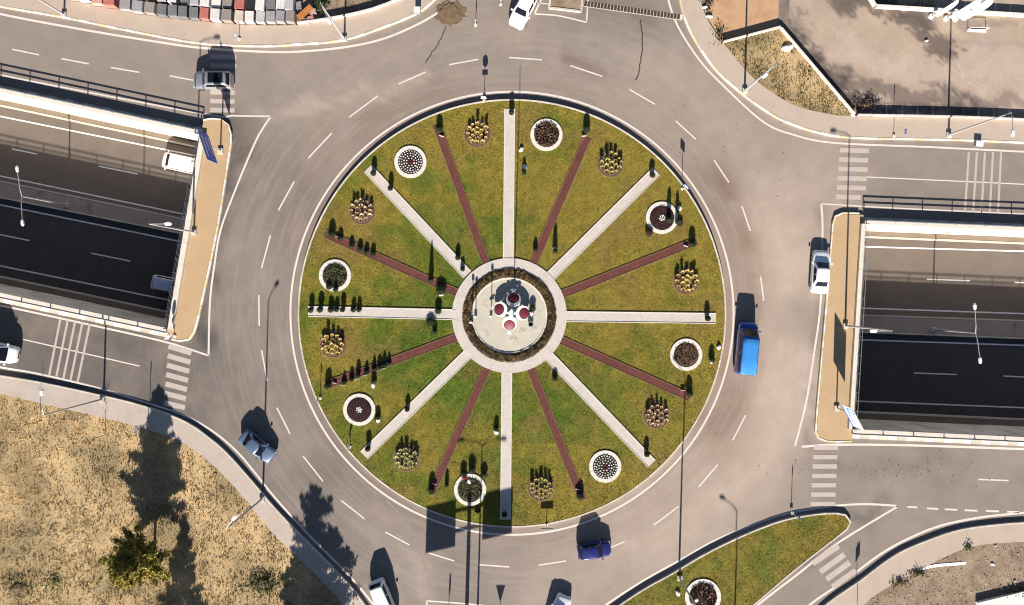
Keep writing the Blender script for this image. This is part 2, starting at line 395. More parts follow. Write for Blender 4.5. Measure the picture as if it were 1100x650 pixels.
# dusty, stained and less worn strips of the asphalt: polyline, width, strength, redness
for pts, wd, st_, red in (([(270, 122), (330, 113), (400, 100), (455, 82)], .5, .36, 0), ([(640, 40), (690, 60), (760, 110), (835, 210), (850, 300)], 1.8, .10, 0), ([(412, 548), (448, 592), (462, 645)], .6, .28, 0), ([(360, 530), (400, 575), (440, 615)], .7, .16, 0),
        ([(560, 650), (620, 605), (710, 575), (800, 510), (850, 480)], 2.2, .13, 0), ([(604, 63), (628, 68), (650, 82)], .5, -.22, .12), ([(770, 180), (795, 225), (812, 280), (815, 300)], .9, -.12, .14), ([(352, 120), (320, 170), (300, 230)], 1.2, -.05, .06), ([(420, 98), (380, 130)], .6, -.08, .08),
        ([(780, 400), (790, 440), (780, 480)], 1.6, -.10, .10), ([(250, 130), (268, 134), (255, 170), (240, 215), (230, 270), (221, 330), (214, 368)], 1.3, -.5, -.02), ([(886, 225), (889, 250), (885, 330), (877, 400), (868, 470)], .55, -.26, -.01), ([(915, 552), (930, 549), (950, 546)], .8, -.4, -.02), ([(905, 575), (880, 590), (860, 606)], .5, -.35, 0),
        ([(0, 372), (100, 395), (190, 420), (280, 480)], .5, .06, 0), ([(640, 0), (690, 12)], 1.5, -.2, 0), ([(870, 500), (950, 505), (1050, 500)], 1.2, -.1, 0), ([(930, 535), (1000, 515), (1100, 490)], 1.5, .1, 0), ([(255, 125), (290, 135)], 2.2, -.14, 0), ([(930, 205), (1100, 212)], .8, -.08, 0), ([(200, 95), (60, 68)], .9, -.06, 0)):
    f = np.exp(-(poly_dist(wx, wy, [P2(*p) for p in pts]) / wd) ** 2); tc4[:, :3] *= (1 + st_ * f)[:, None]
    if red: tc4[:, 1] *= 1 - red * f * .7; tc4[:, 2] *= 1 - red * f
rr_ = np.hypot(vx - P2(550, 336.5)[0], vy - P2(550, 336.5)[1]); an_ = np.degrees(np.arctan2(vy - P2(550, 336.5)[1], vx - P2(550, 336.5)[0]))
wob = (vnoise(vx, vy, .4, 75) - .5) * 1.6
for a0, a1, rb_, st_, red in ((-38, 42, 26.9, -.26, .07), (100, 170, 26.2, -.10, .05), (190, 250, 26.8, -.07, .02)):
    aa = np.where(an_ < a0 - 20, an_ + 360, an_); f = 1 / (1 + np.exp((rr_ + wob - rb_) / .28)) * np.clip((aa - a0) / 8, 0, 1) * np.clip((a1 - aa) / 8, 0, 1)
    tc4[:, :3] *= (1 + st_ * f)[:, None]; tc4[:, 1] *= 1 - red * f * .7; tc4[:, 2] *= 1 - red * f
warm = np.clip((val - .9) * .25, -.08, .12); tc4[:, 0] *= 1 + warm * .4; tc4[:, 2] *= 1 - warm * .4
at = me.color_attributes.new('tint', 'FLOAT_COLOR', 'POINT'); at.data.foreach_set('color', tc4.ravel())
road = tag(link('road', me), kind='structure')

# underpass floor, walls, deck
stN = [(-XE, nl(-XE)), (-75, nl(-75))] + tunN + [(75, nr(75)), (XE, nr(XE))]
stS = [(-XE, sL(-XE)), (-75, sL(-75))] + tunS + [(75, sR(75)), (XE, sR(XE))]
def fz(x): return D if abs(x) <= 75 else D + (abs(x) - 75) / (XE - 75) * (-.05 - D)
def strip(fa, fb, dz):
    mb = MB(); vs = []
    for a, b in zip(stN, stS):
        for f in (fa, fb):
            x = a[0] + (b[0] - a[0]) * f; y = a[1] + (b[1] - a[1]) * f; vs.append((x, y, fz(x) + dz))
    return mb.add(vs, [(2 * i, 2 * i + 1, 2 * i + 3, 2 * i + 2) for i in range(len(stN) - 1)])
tag(strip(-.01, .5, 0).build('underpass_road', M['under']), kind='structure'); tag(strip(.5, 1.01, 0).build('underpass_road', M['under_shade']), kind='structure')
WID = math.hypot(NLb[0] - SLb[0], NLb[1] - SLb[1]) * .985
def raised(fa, fb, hgt, name, m, parent=None):
    mb = MB(); vs = []
    for a, b in zip(stN, stS):
        for f, z in ((fa, -.05), (fa, hgt), (fb, hgt), (fb, -.05)):
            x = a[0] + (b[0] - a[0]) * f; y = a[1] + (b[1] - a[1]) * f; vs.append((x, y, fz(x) + z))
    fs = []
    for i in range(len(stN) - 1):
        for j in range(3): fs.append((4 * i + j, 4 * i + j + 1, 4 * i + j + 5, 4 * i + j + 4))
    return mb.add(vs, fs).build(name, m, parent)
wk = raised(-.002, .026, .2, 'underpass_pavement', M['walk']); tag(wk, kind='structure')
raised(.0262, .036, .23, 'kerb_edge', M['kerb'], wk)
wk2 = raised(.968, 1.002, .2, 'underpass_pavement', M['walk']); tag(wk2, kind='structure')
raised(.958, .9678, .23, 'kerb_edge', M['kerb'], wk2)

# retaining walls with panels, coping, railing
def offs(a, b, d):
    t = Vector((b[0] - a[0], b[1] - a[1])).normalized(); return Vector((-t.y, t.x)) * d
def seg(a, b, s0, s1): 
    a = Vector(a); b = Vector(b); return a.lerp(b, s0), a.lerp(b, s1)
def retaining(a, b, side, label, xfar):
    """a-b inner line (world xy); side +1/-1: outward normal sign."""
    a = Vector(a); b = Vector(b); t = (b - a).normalized(); n = Vector((-t.y, t.x)) * side
    root = empty('retaining_wall', (0, 0, 0), label=label, cat='wall')
    Lw = (b - a).length; k = int(Lw / 6.2); far = 0
    for i in range(k):
        p = a + t * (Lw * i / k + .015); q = a + t * (Lw * (i + 1) / k - .015)
        dd = .012 * ((i * 7) % 3)
        mb = MB(); mb.prism([(p + n * dd)[:], (q + n * dd)[:], (q + n * .38)[:], (p + n * .38)[:]], D - .1, PZ - .12)
        mb.build('panel', M['wallpanel'], root)
    mb = MB(); p = a + t * 0; q = b
    mb.prism([(p + n * .1)[:], (q + n * .1)[:], (q + n * .42)[:], (p + n * .42)[:]], D - .1, PZ - .16); mb.build('backing', M['wallpanel'], root)
    k2 = int(Lw / 3.1)
    for i in range(k2):
        p = a + t * (Lw * i / k2 + .008); q = a + t * (Lw * (i + 1) / k2 - .008)
        mb = MB(); mb.prism([(p - n * .04)[:], (q - n * .04)[:], (q + n * .46)[:], (p + n * .46)[:]], PZ - .119, PZ); mb.build('coping', M['wall'], root)
    return root
def railing(a, b, z0, hgt, step, label, m, rails=(1.0, .52), r=.03, post=.07):
    a = Vector(a); b = Vector(b); t = (b - a).normalized(); Lr = (b - a).length
    root = empty('railing', (a.x, a.y, z0), math.atan2(t.y, t.x), label=label, cat='railing')
    k = max(1, round(Lr / step)); pm = MB().box((0, 0, hgt / 2), (post, post, hgt)).mesh('post', m)
    for i in range(k + 1): link('post', pm, None, root, (Lr * i / k, 0, 0))
    for f in rails: MB().tube([(-.05, 0, hgt * f), (Lr + .05, 0, hgt * f)], r, 6).build('rail', m, root)
    return root
nL0 = (-111, nl(-111)); sL0 = (-111, sL(-111)); nR1 = (111, nr(111)); sR1 = (111, sR(111))
retaining(nL0, NLb, 1, 'sunlit concrete retaining wall along the upper side of the left underpass', 0)
retaining(sL0, SLb, -1, 'shaded concrete retaining wall along the lower side of the left underpass', 0)
retaining(NRa, nR1, 1, 'sunlit concrete retaining wall along the upper side of the right underpass', 0)
retaining(SRa, sR1, -1, 'shaded concrete retaining wall along the lower side of the right underpass', 0)
def sh(a, b, d):
    o = offs(a, b, d); return (a[0] + o.x, a[1] + o.y), (b[0] + o.x, b[1] + o.y)
for (a, b, d, lab) in ((nL0, NLb, .36, 'dark railing on the upper wall of the left underpass'), (sL0, SLb, -.36, 'dark railing on the lower wall of the left underpass'),
                       (NRa, nR1, .36, 'dark railing on the upper wall of the right underpass'), (SRa, sR1, -.36, 'dark railing on the lower wall of the right underpass')):
    p, q = sh(a, b, d); railing(p, q, PZ, .62, 3.2, lab, M['rail'], r=.05, post=.11)
# tunnel walls, deck
def tunnel_wall(pts, side, lab):
    root = empty('tunnel_wall', (0, 0, 0), label=lab, cat='wall'); mb = MB()
    for i in range(len(pts) - 1):
        p = Vector(pts[i]); q = Vector(pts[i + 1]); n = Vector((-(q - p).y, (q - p).x)).normalized() * side
        MB().prism([p[:], q[:], (q + n * .4)[:], (p + n * .4)[:]], D - .1, -.9).build('panel', M['wallpanel'], root)
    return root
tunnel_wall(tunN, 1, 'concrete tunnel wall under the roundabout, upper side'); tunnel_wall(tunS, -1, 'concrete tunnel wall under the roundabout, lower side')
mb = MB()
mb.prism([(p[0], p[1] + .6) for p in tunN] + [(p[0], p[1] - .6) for p in tunS[::-1]], -.95, -.03); mb.poly([(p[0], p[1] + .6) for p in tunN] + [(p[0], p[1] - .6) for p in tunS[::-1]], -.95)
tag(mb.build('bridge_deck', M['deck']), kind='structure')

# median and lines in the underpass
def fline(pts_px, wd, name, m, ext, parent):
    a, b = [Vector(P2(x, y, D)) for x, y in pts_px]; t = (b - a).normalized()
    a2 = a - t * ext[0]; b2 = b + t * ext[1]
    pts = [a2.lerp(b2, i / 12)[:] for i in range(13)]
    MB().ribbon(pts, wd, lambda p: fz(p[0]) + .008).build(name, m, parent)
ml = tag(empty('underpass_marking'), kind='structure')
for pts in (((0, 125), (191, 163.5)), ((0, 189), (197, 230)), ((0, 220), (191, 259)), ((0, 285.5), (179.5, 322))): fline(pts, .16, 'edge_line', M['paint_under'], (14, 9), ml)
for pts in (((924, 265), (1100, 270)), ((924, 331), (1100, 337)), ((922, 365), (1100, 371)), ((916, 430.7), (1100, 438))): fline(pts, .16, 'edge_line', M['paint_under'], (9, 14), ml)
for pts in (((13, 160), (39.5, 165.5)), ((106, 178.5), (148, 187)), ((-10, 250), (32, 258.5)), ((98, 272), (140, 280.5)), ((-80, 141), (-40, 149)),
            ((995.6, 300), (1042, 301.7)), ((981.6, 400.7), (1027.5, 402.3)), ((1090, 303.5), (1140, 305)), ((1078, 404), (1125, 406))): fline(pts, .15, 'lane_dash', M['paint_under'], (0, 0), ml)
def median(p1, p2, q1, q2, ext):
    a, b, c, d = [Vector(P2(*p, D)) for p in (p1, p2, q2, q1)]
    t = (b - a).normalized(); a -= t * ext[0]; b += t * ext[1]; u = (c - d).normalized(); d -= u * ext[0]; c += u * ext[1]
    o = MB().prism([a[:], b[:], c[:], d[:]], D - .05, D + .3).build('median', M['median']); tag(o, kind='structure')
    for s, e in ((a, b), (d, c)):
        n = int((e - s).length / 2.0); tt = (e - s).normalized(); l = (e - s).length / n
        km = MB().box((l / 2, 0, 0), (l - .02, .16, .36)).mesh('kerb_stone', M['kerb'])
        for i in range(n): link('kerb_stone', km, None, o, (s + tt * (l * i)).to_3d() + Vector((0, 0, D + .15)), math.atan2(tt.y, tt.x))
median((0, 194.5), (198.5, 235.5), (0, 212), (193.5, 250.5), (10, 6))
median((923, 338.5), (1100, 344.5), (922, 356.5), (1100, 363.5), (6, 10))

# ------------------------------------------------------------------ pavements, kerbs, fields
KH = .25
def pave(name, inner, outer, m, z=KH, label=None):
    o = MB().prism(inner + outer[::-1], -.02, z).build(name, m); return tag(o, kind='structure')
def kerb(line, name='kerb', mats=('kerb',), step=1.0, hgt=KH + .02, wd=.17, closed=False, z0=-.03):
    pts = resample(line, step, closed); root = tag(empty(name), kind='structure')
    l = sum((pts[i + 1] - pts[i]).length for i in range(len(pts) - 1)) / (len(pts) - 1)
    ms = []
    for mm in mats:
        mb = MB(); mb.box((0, 0, (hgt + z0) / 2 - .01), (l - .012, wd, hgt - z0 - .02)); mb.box((0, 0, hgt - .012), (l - .03, wd - .025, .024)); ms.append(mb.mesh('kerb_stone', M[mm]))
    for i in range(len(pts) - 1):
        c = (pts[i] + pts[i + 1]) / 2; t = pts[i + 1] - pts[i]
        link('kerb_stone', ms[i % len(ms)], None, root, (c.x, c.y, 0 + rnd.uniform(-.004, .004)), math.atan2(t.y, t.x) + rnd.uniform(-.006, .006))
    return root
# north-west
nwk = smooth_line(PL([(-60, -8), (0, 7), (69, 19), (142.5, 34), (216, 47), (280, 50), (321, 48), (369, 43.5), (410, 30.5), (446, 16), (463, 4), (485, -18)]))
nwo = smooth_line(PL([(-60, -27), (0, -15), (74, 0), (132, 11.5), (183, 19.5), (239, 25.5), (280, 28), (321, 27.5), (349, 24), (384.5, 17), (410, 10), (433, 0), (455, -18)]))
pave('pavement_north_west', nwk, nwo, M['pave']); kerb(nwk, mats=('kerb_white', 'kerb', 'kerb_yellow', 'kerb_white', 'kerb'))
# north-east
nek = smooth_line(PL([(728, -20), (730, 0), (736, 23), (749, 48), (769, 76), (794.5, 99), (820, 118), (845.5, 132), (884, 144), (922, 148.5), (1024, 150.5), (1100, 153.5), (1170, 156)]))
neo = smooth_line(PL([(749, -20), (751, 0), (761, 25), (777, 48), (800, 76), (820, 94), (850.5, 113), (884, 122), (915, 125.5), (1024, 127.5), (1100, 130.5), (1170, 133)]))
pave('pavement_north_east', nek, neo, M['pave']); kerb(nek, mats=('kerb_white', 'kerb_white', 'kerb_yellow', 'kerb'))
# south-west
swk = smooth_line(PL([(-60, 391), (0, 403.5), (38, 409.5), (102, 423), (153, 435.5), (198.5, 452), (224, 469), (244, 486), (270, 515), (295.5, 545), (334, 585.5), (372, 624), (392, 649), (412, 680)]))
swo = smooth_line(PL([(-60, 410), (0, 422), (41, 432), (102, 446), (153, 459), (193, 473), (216, 487.5), (244, 513), (267, 539), (295.5, 574), (334, 611), (354, 631), (370, 650), (390, 680)]))
pave('pavement_south_west', swk, swo, M['pave_grey']); kerb(swk)
# south-east
sek = smooth_line(PL([(862, 675), (886, 649), (922, 624), (960, 596), (998, 579), (1029, 569), (1062, 564), (1100, 561), (1170, 560)]))
seo = smooth_line(PL([(905, 675), (927, 648), (952, 630), (985.5, 612), (1018.5, 595), (1049, 585), (1100, 581), (1170, 580)]))
pave('pavement_south_east', sek, seo, M['pave']); kerb(sek)
# the pavements on both bridge ends
def rnd_poly(pts): return PL(pts)
lbr = PL([(219, 131), (226, 129), (236, 129.5), (243, 133), (247, 140), (248.3, 150), (247, 160), (237, 224), (229, 267), (216.5, 325), (211, 348), (208, 357), (204, 363), (198, 365.5), (186, 363.5), (181.5, 355), (190, 320), (204, 262), (216, 160), (216.5, 145)])
tag(MB().prism(lbr, -.02, KH).build('bridge_pavement', M['pave_tan']), kind='structure')
kerb(smooth_line(PL([(219, 129.5), (227, 128), (237, 128.5), (244, 132), (248, 139), (249.3, 150), (248, 160), (238, 224), (230, 267), (217.5, 325), (212, 348), (208.7, 358), (204.5, 364), (198, 366.8), (185, 364.3)]), .5), mats=('kerb_white', 'kerb_white', 'kerb_yellow'))
rbr = PL([(920, 231), (905, 230.5), (899, 232), (895.5, 236), (894.5, 244), (891.5, 282), (888, 325), (880.5, 409), (876.5, 460), (877.5, 466), (881, 470), (889, 472.5), (914, 472), (916, 461), (917, 440), (920, 325), (928.5, 238), (926, 231)])
tag(MB().prism(rbr, -.02, KH).build('bridge_pavement', M['pave_tan']), kind='structure')
kerb(smooth_line(PL([(922, 229.6), (905, 229.2), (898, 231), (894.5, 236), (893.5, 244), (890.5, 282), (887, 325), (879.5, 409), (875.4, 460), (876.5, 467), (880.5, 471.5), (889, 473.8), (914, 473.5)]), .5), mats=('kerb_white', 'kerb_yellow'), step=.9)
# parapets at the deck edges
def parapet(a, b, side, lab, wd=.55):
    a = Vector(a); b = Vector(b); t = (b - a).normalized(); n = Vector((-t.y, t.x)) * side
    root = empty('bridge_parapet', (0, 0, 0), label=lab, cat='parapet'); Lw = (b - a).length; k = round(Lw / 2.4)
    for i in range(k):
        p = a + t * (Lw * i / k + .008); q = a + t * (Lw * (i + 1) / k - .008)
        MB().prism([p[:], q[:], (q + n * wd)[:], (p + n * wd)[:]], -.02, .62).build('coping', M['wall'], root)
    MB().prism([(a - n * .28)[:], (b - n * .28)[:], (b - n * .002)[:], (a - n * .002)[:]], -.95, .22).build('ledge', M['deck'], root)
    return root
dl0, dl1 = Vector(NLb), Vector(SLb); 
parapet(NLb, SLb, 1, 'pale concrete parapet on the edge of the left bridge')
dl = (dl1 - dl0).normalized(); nn = Vector((-dl.y, dl.x))
railing((dl0 - nn * .14)[:], (dl1 - nn * .14)[:], .2, .95, 1.45, 'thin dark railing beside the parapet of the left bridge', M['rail'], rails=(1.0, .7, .4), r=.02, post=.09)
parapet(NRa, SRa, -1, 'pale concrete parapet on the edge of the right bridge', .4)
dr0, dr1 = Vector(NRa), Vector(SRa); dr = (dr1 - dr0).normalized(); nn2 = Vector((dr.y, -dr.x))
railing((dr0 - nn2 * .14)[:], (dr1 - nn2 * .14)[:], .2, .95, 2.0, 'thin pale double railing beside the parapet of the right bridge', M['rail_light'], rails=(1.0, .5), r=.03, post=.06)
# narrow kerb strips outside the lower walls
for a, b, lab in ((sL0, SLb, 0), (SRa, sR1, 0)):
    p, q = sh(a, b, -.75); kerb([p, q], mats=('kerb_white', 'kerb'), wd=.5, hgt=.22)
for a, b in ((nL0, NLb), (NRa, nR1)):
    p, q = sh(a, b, .62); kerb([p, q], wd=.25, hgt=.2, mats=('kerb_white', 'kerb'))

# fields beside the road
fld = swo + [(-18, -52), (-80, -52), (-80, swo[0][1])]
field = tag(MB().prism(fld, -.05, .2).build('dry_field', M['dry_soil']), kind='structure')
yard = nwo + [(-9, 60), (-80, 60), (-80, nwo[0][1])]
tag(MB().prism(yard, -.05, .2).build('yard_ground', M['rubble']), kind='structure')
apex = P2(836.5, 31); tri = [p for p in neo if p[0] >= P2(775, 0)[0] and p[0] <= P2(917, 0)[0]]
lotp = neo + [(62, 60), (18, 60)]
gx, gy = np.meshgrid(np.arange(16, 62, .32), np.arange(17.5, 36, .32)); gv = [Vector((x, y)) for x, y in zip(gx.ravel(), gy.ravel()) if inside((x, y), lotp)]
n0 = len(gv); gv += [Vector(p) for p in lotp]; ov, oe, of, *_ = mgeo.delaunay_2d_cdt(gv, [(n0 + i, n0 + (i + 1) % len(lotp)) for i in range(len(lotp))], [], 0, 1e-5)
lm = MB(); lm.v = [(v.x, v.y, .12) for v in ov]
for f in of:
    if inside((sum(ov[i].x for i in f) / 3, sum(ov[i].y for i in f) / 3), lotp):
        a_, b_, c_ = (ov[i] for i in f); lm.f.append(tuple(f) if (b_.x - a_.x) * (c_.y - a_.y) - (b_.y - a_.y) * (c_.x - a_.x) > 0 else tuple(f)[::-1])
lme = lm.mesh('bare_lot', M['lot']); X = np.array([v[0] for v in lm.v]); Y = np.array([v[1] for v in lm.v])
wx = X + (vnoise(X, Y, .45, 81) - .5) * 1.8 + (vnoise(X, Y, 1.3, 83) - .5) * .7; wy = Y + (vnoise(X, Y, .45, 82) - .5) * 1.8 + (vnoise(X, Y, 1.3, 84) - .5) * .7; T = np.ones((len(X), 4))
for pts, wd, st_ in (([(900, -5), (945, 14), (985, 28), (1015, 52)], 1.5, -.62), ([(930, 4), (985, 12), (1000, 26)], 1.0, -.3), ([(842, 34), (862, 55), (890, 85), (915, 108), (925, 118)], 1.4, -.55), ([(880, 70), (920, 92), (970, 104), (1030, 114)], 1.3, -.48), ([(930, 116), (1000, 119), (1060, 116)], .8, -.35), ([(840, 10), (860, 30)], 1.2, -.25),
        ([(990, 85), (1010, 96), (1050, 108), (1100, 112)], .5, -.3), ([(1000, 93), (1010, 96)], .35, -.35), ([(1030, 45), (1100, 52)], .5, -.12), ([(1030, 22), (1100, 26)], .5, -.22), ([(860, 8), (868, 14)], .4, -.3), ([(900, 50), (960, 75), (1020, 85)], 1.2, .12), ([(1050, 70), (1100, 80)], 2.5, .12)):
    f = np.clip((1 - poly_dist(wx, wy, [P2(*p) for p in pts]) / wd * .9 + (vnoise(X + Y * .4, Y - X * .4, 1.1, 85) * .5 + vnoise(X + Y * .5, (Y - X * .5) * 2.2, 2.6, 86) * .5 - .5) * 1.5) * 2.4, 0, 1); T[:, :3] *= (1 + st_ * f)[:, None]; T[:, 2] *= 1 + .06 * f
at = lme.color_attributes.new('tint', 'FLOAT_COLOR', 'POINT'); at.data.foreach_set('color', T.ravel()); tag(link('bare_lot', lme), kind='structure')
tag(MB().prism(tri + [apex], .0, .24).build('grass_triangle', M['dry_soil']), kind='structure')
tag(MB().poly(smooth_line(PL([(753, -5), (762, 22), (776, 44), (800, 38), (834, 29), (836, 12), (834, -10)]), 1), .126).build('sandy_patch', M['lot_orange']), kind='structure')
tag(MB().poly(PL([(837, -12), (848.5, -12), (846.5, 25.5), (835.5, 25)]), .131).build('footpath', M['lot_dark']), kind='structure')
rub = seo + [(80, -52), (24, -52)]
tag(MB().prism(rub, -.05, .2).build('rubble_field', M['rubble']), kind='structure')

# low walls
def low_wall(pts, hgt, wd, lab, m='wall', step=1.6):
    root = empty('low_wall', (0, 0, 0), label=lab, cat='wall'); p = resample(pts, step)
    for i in range(len(p) - 1):
        t = (p[i + 1] - p[i]).normalized(); n = Vector((-t.y, t.x)) * wd / 2; a = p[i] + t * .01; b = p[i + 1] - t * .01
        MB().prism([(a + n)[:], (b + n)[:], (b - n)[:], (a - n)[:]], 0, hgt + rnd.uniform(-.006, .006)).build('coping', M[m], root)
    return root
low_wall([P2(776, 46.5), P2(836.5, 30.5)], .58, .18, 'white low wall above the small grass triangle at upper right')
low_wall([P2(837.2, 31.5), P2(916, 124)], .58, .18, 'white low wall slanting down beside the grass triangle to the pavement')
low_wall(smooth_line(PL([(919, 124.5), (1024, 126.5), (1100, 129.5), (1165, 132)]), 1), .62, .16, 'straight low wall between the upper right pavement and the bare lot', 'kerb')
low_wall([P2(929, -6), P2(938, 8)], .6, .25, 'short white wall end at the top right corner'); low_wall([P2(939, 8.4), P2(1165, 22)], .62, .28, 'long white low wall across the top right corner', 'kerb_white')
low_wall(smooth_line(PL([(321, 26.5), (349, 23), (384.5, 16), (410, 9), (433, -1)]), 1), .66, .18, 'low wall behind the pavement above the stacked pavers', 'wall')
low_wall([P2(1048, 652), P2(1130, 632)], .6, 1.4, 'white wall top at the lower right corner', 'kerb_white')

# roundabout island
IC = P2(550, 336.5); IR = 22.75; IH = .28
def circ(c, r, n): return [(c[0] + r * math.cos(2 * math.pi * i / n), c[1] + r * math.sin(2 * math.pi * i / n)) for i in range(n)]
def lawn_mix(X, Y):
    f = np.clip((vnoise(X, Y, .22, 1) * .55 + vnoise(X, Y, .9, 2) * .45 - .47) * 4.2, 0, 1); dx = X - P2(547, 339)[0]; dy = Y - P2(547, 339)[1]; r_ = np.hypot(dx, dy)
    return np.clip(f * .75 + np.exp(-((r_ - 9) / 4.5) ** 2) * np.clip(.75 - dx / 18 - dy / 40, 0, 1) * (.35 + vnoise(X, Y, .35, 5)) - np.clip(dx / 60, 0, .3), 0, 1)
lp = MB(); NS, NR = 160, 60; lp.v = [(IC[0], IC[1], IH)] + [(IC[0] + IR * r_ / NR * math.cos(2 * math.pi * j / NS), IC[1] + IR * r_ / NR * math.sin(2 * math.pi * j / NS), IH) for r_ in range(1, NR + 1) for j in range(NS)]
lp.f = [(0, 1 + j, 1 + (j + 1) % NS) for j in range(NS)] + [(1 + (r_ - 1) * NS + j, 1 + r_ * NS + j, 1 + r_ * NS + (j + 1) % NS, 1 + (r_ - 1) * NS + (j + 1) % NS) for r_ in range(1, NR) for j in range(NS)]
lme_ = lp.mesh('island_lawn', M['lawn_tinted']); X = np.array([v[0] for v in lp.v]); Y = np.array([v[1] for v in lp.v]); f = lawn_mix(X, Y)[:, None]; T = np.ones((len(X), 4)); T[:, :3] = np.array([.178, .138, .019]) * (1 - f) + np.array([.07, .102, .007]) * f
brn = np.clip((vnoise(X, Y, .4, 15) - .62) * 4, 0, 1)[:, None]; T[:, :3] = T[:, :3] * (1 - brn * .5) + np.array([.17, .11, .035]) * brn * .5
at = lme_.color_attributes.new('tint', 'FLOAT_COLOR', 'POINT'); at.data.foreach_set('color', T.ravel()); tag(link('island_lawn', lme_), kind='structure')
kerb(circ(IC, IR + .1, 256), closed=True, hgt=IH + .03, wd=.17)
isl2 = smooth_line(PL([(640, 668), (665, 649.5), (693, 631), (718, 617.5), (756, 595), (794.5, 576), (820, 565.5), (845.5, 557), (884, 551), (904, 551.5), (910.5, 555), (912.5, 561), (908, 568), (858, 607), (820, 639), (786, 668)]))
tag(MB().prism(isl2, -.02, IH).build('island_lawn', M['lawn_soil']), kind='structure'); kerb(isl2, hgt=IH + .03)

# ------------------------------------------------------------------ road markings
mk = tag(empty('road_marking'), kind='structure')
def line(pts, wd=.17, name='edge_line', m='paint', z=.006, sm=True): return MB().ribbon(smooth_line(PL(pts), .8) if sm else PL(pts), wd, z).build(name, M[m], mk)
MB().ribbon(circ(IC, 23.8, 160), .21, .006, True).build('ring_line', M['paint'], mk)
line([(-60, 0), (0, 15), (76, 29.5), (153, 42.5), (216, 51.5), (280, 55.5), (321, 55.5), (372, 50.5), (412.5, 41.5), (448, 26.5), (471, 13.5)], .24)
line([(716, -20), (718, 0), (728, 28), (751, 64), (777, 92), (820, 131), (853, 145), (896, 153.5), (998, 158), (1100, 163), (1170, 166)], .2)
line([(-60, 66), (0, 80.5), (216, 122), (250, 124.3), (291, 125)], .17)
line([(291, 125), (278, 145), (268, 167), (252, 206), (237, 247), (230, 287), (225.5, 325), (224, 382)], .2)
line([(-60, 316), (0, 328), (97, 349), (178, 367.5), (224, 382)], .2)
line([(-60, 381), (0, 394.5), (38, 401), (102, 416), (165, 435), (198.5, 446.5), (229, 463.5), (254.5, 485), (270, 503), (295.5, 534.6), (334, 577), (372, 615), (401, 649), (420, 675)], .2)
line([(882, 219), (962.5, 223.6), (1100, 230), (1170, 233)], .14); line([(882, 219), (883.6, 244), (881.5, 325), (875, 376), (866, 432), (854, 479)], .2)
line([(861, 480), (896, 477.8), (973, 478.3), (1100, 482.5), (1170, 485)], .24)
line([(640, 660), (652, 649), (693, 622.5), (731, 601.5), (769, 580), (820, 559.5), (845.5, 551.5), (884, 545), (909, 542.3), (934.5, 541.6), (965, 543.5)], .22)
line([(965, 543.5), (899, 584), (858, 616), (820, 645), (800, 662)], .22)
line([(850, 668), (872, 648), (909, 622.5), (947, 594.5), (978, 577.5), (1011, 564.5), (1049, 556.5), (1087, 552), (1170, 545)], .24)
line([(25, 364.6), (150, 393.3)], .13, 'lane_line'); line([(928, 190), (1100, 198), (1170, 202)], .12, 'lane_line')
line([(574, 15), (600, 17), (630, 24)], .16); line([(574, 15), (585, -8)], .16); line([(630, 24), (632, -5)], .14); line([(575, 3), (596, 5)], .12)
line([(458, 645.5), (505, 649), (560, 655)], .16); line([(458, 645.5), (461, 668)], .16)
ds = [((13.2, 53), (42, 59)), ((66, 63), (95.5, 68.7)), ((119, 72.5), (149.5, 77.7)), ((182.5, 81.5), (209, 86.5)),
      ((482.5, 69.5), (514, 63.7)), ((428, 90.3), (457, 77.6)), ((375, 126), (406, 103)), ((331, 170), (356.5, 143)), ((547, 61.8), (582, 64.3)), ((612.5, 70.5), (647, 82)), ((676, 96), (703.4, 112)), ((726, 130), (747.5, 149.6)),
      ((767, 172), (783, 196)), ((797, 221.5), (806, 248)), ((817, 297), (820.5, 323)), ((299, 226), (316, 195)), ((281, 288), (290.5, 253)), ((278, 317), (278.5, 350)), ((281, 376), (287, 409)), ((297.5, 438), (311.5, 466)),
      ((325.5, 490), (347, 517)), ((366.7, 537.7), (391.7, 557.5)), ((413.8, 571.5), (440, 585.5)), ((460.4, 594), (488, 602.6)), ((514.4, 606.7), (547, 609)), ((579, 607), (608, 602.6)), ((651, 590.5), (671, 581.7)), ((702.4, 564), (729, 544)), ((750.8, 523), (771, 499)), ((787, 473), (801, 446)),
      ((1051, 515), (1083.5, 516.2))]
for a, b in ds: line([a, b], .15, 'lane_dash', sm=False)
for x0, x1, y in ((608, 650, 234), (690, 738, 240), (765, 818, 244), (850, 903, 248), (940, 995, 251), (1028, 1080, 254)): line([(820 + x0 / 3.9286, 485 + y / 3.9286), (820 + x1 / 3.9286, 485 + (y + 2) / 3.9286)], .2, 'lane_dash', sm=False)
def zebra(stripes, wd, lab='crosswalk', m='paint_worn'):
    root = tag(empty(lab), kind='structure')
    for a, b in stripes: MB().ribbon(PL([a, b]), wd, .0105).build('stripe', M[m], root)
q = 3.9286
zebra([((711 - 3.2 * i) / q, 320 + (207 + 39.7 * i) / q) and (((711 - 3.2 * i) / q, 320 + (204 + 39.7 * i) / q), ((808 - 4.6 * i) / q, 320 + (233 + 38.4 * i) / q)) for i in range(7)], .56)
zebra([((902 - i * .75, 161.2 + i * 10), (933.5 - i * .8 - (5 if i == 5 else 0), 162.2 + i * 10)) for i in range(6)], .52)
zebra([((874 - i * .55, 481 + i * 10.05), (900 - i * .5, 481 + i * 10.05)) for i in range(7)], .48)
zebra([((820 + a / q, 485 + b / q), (820 + c / q, 485 + d / q)) for a, b, c, d in ((207, 473, 318, 398), (240, 508, 342, 434), (266, 540, 365, 468), (292, 572, 390, 502))], .62)
zebra([((226, 61 + i * 9.5), (252 + (0 if i > 1 else 2), 61.5 + i * 9.5)) for i in range(7)], .5)
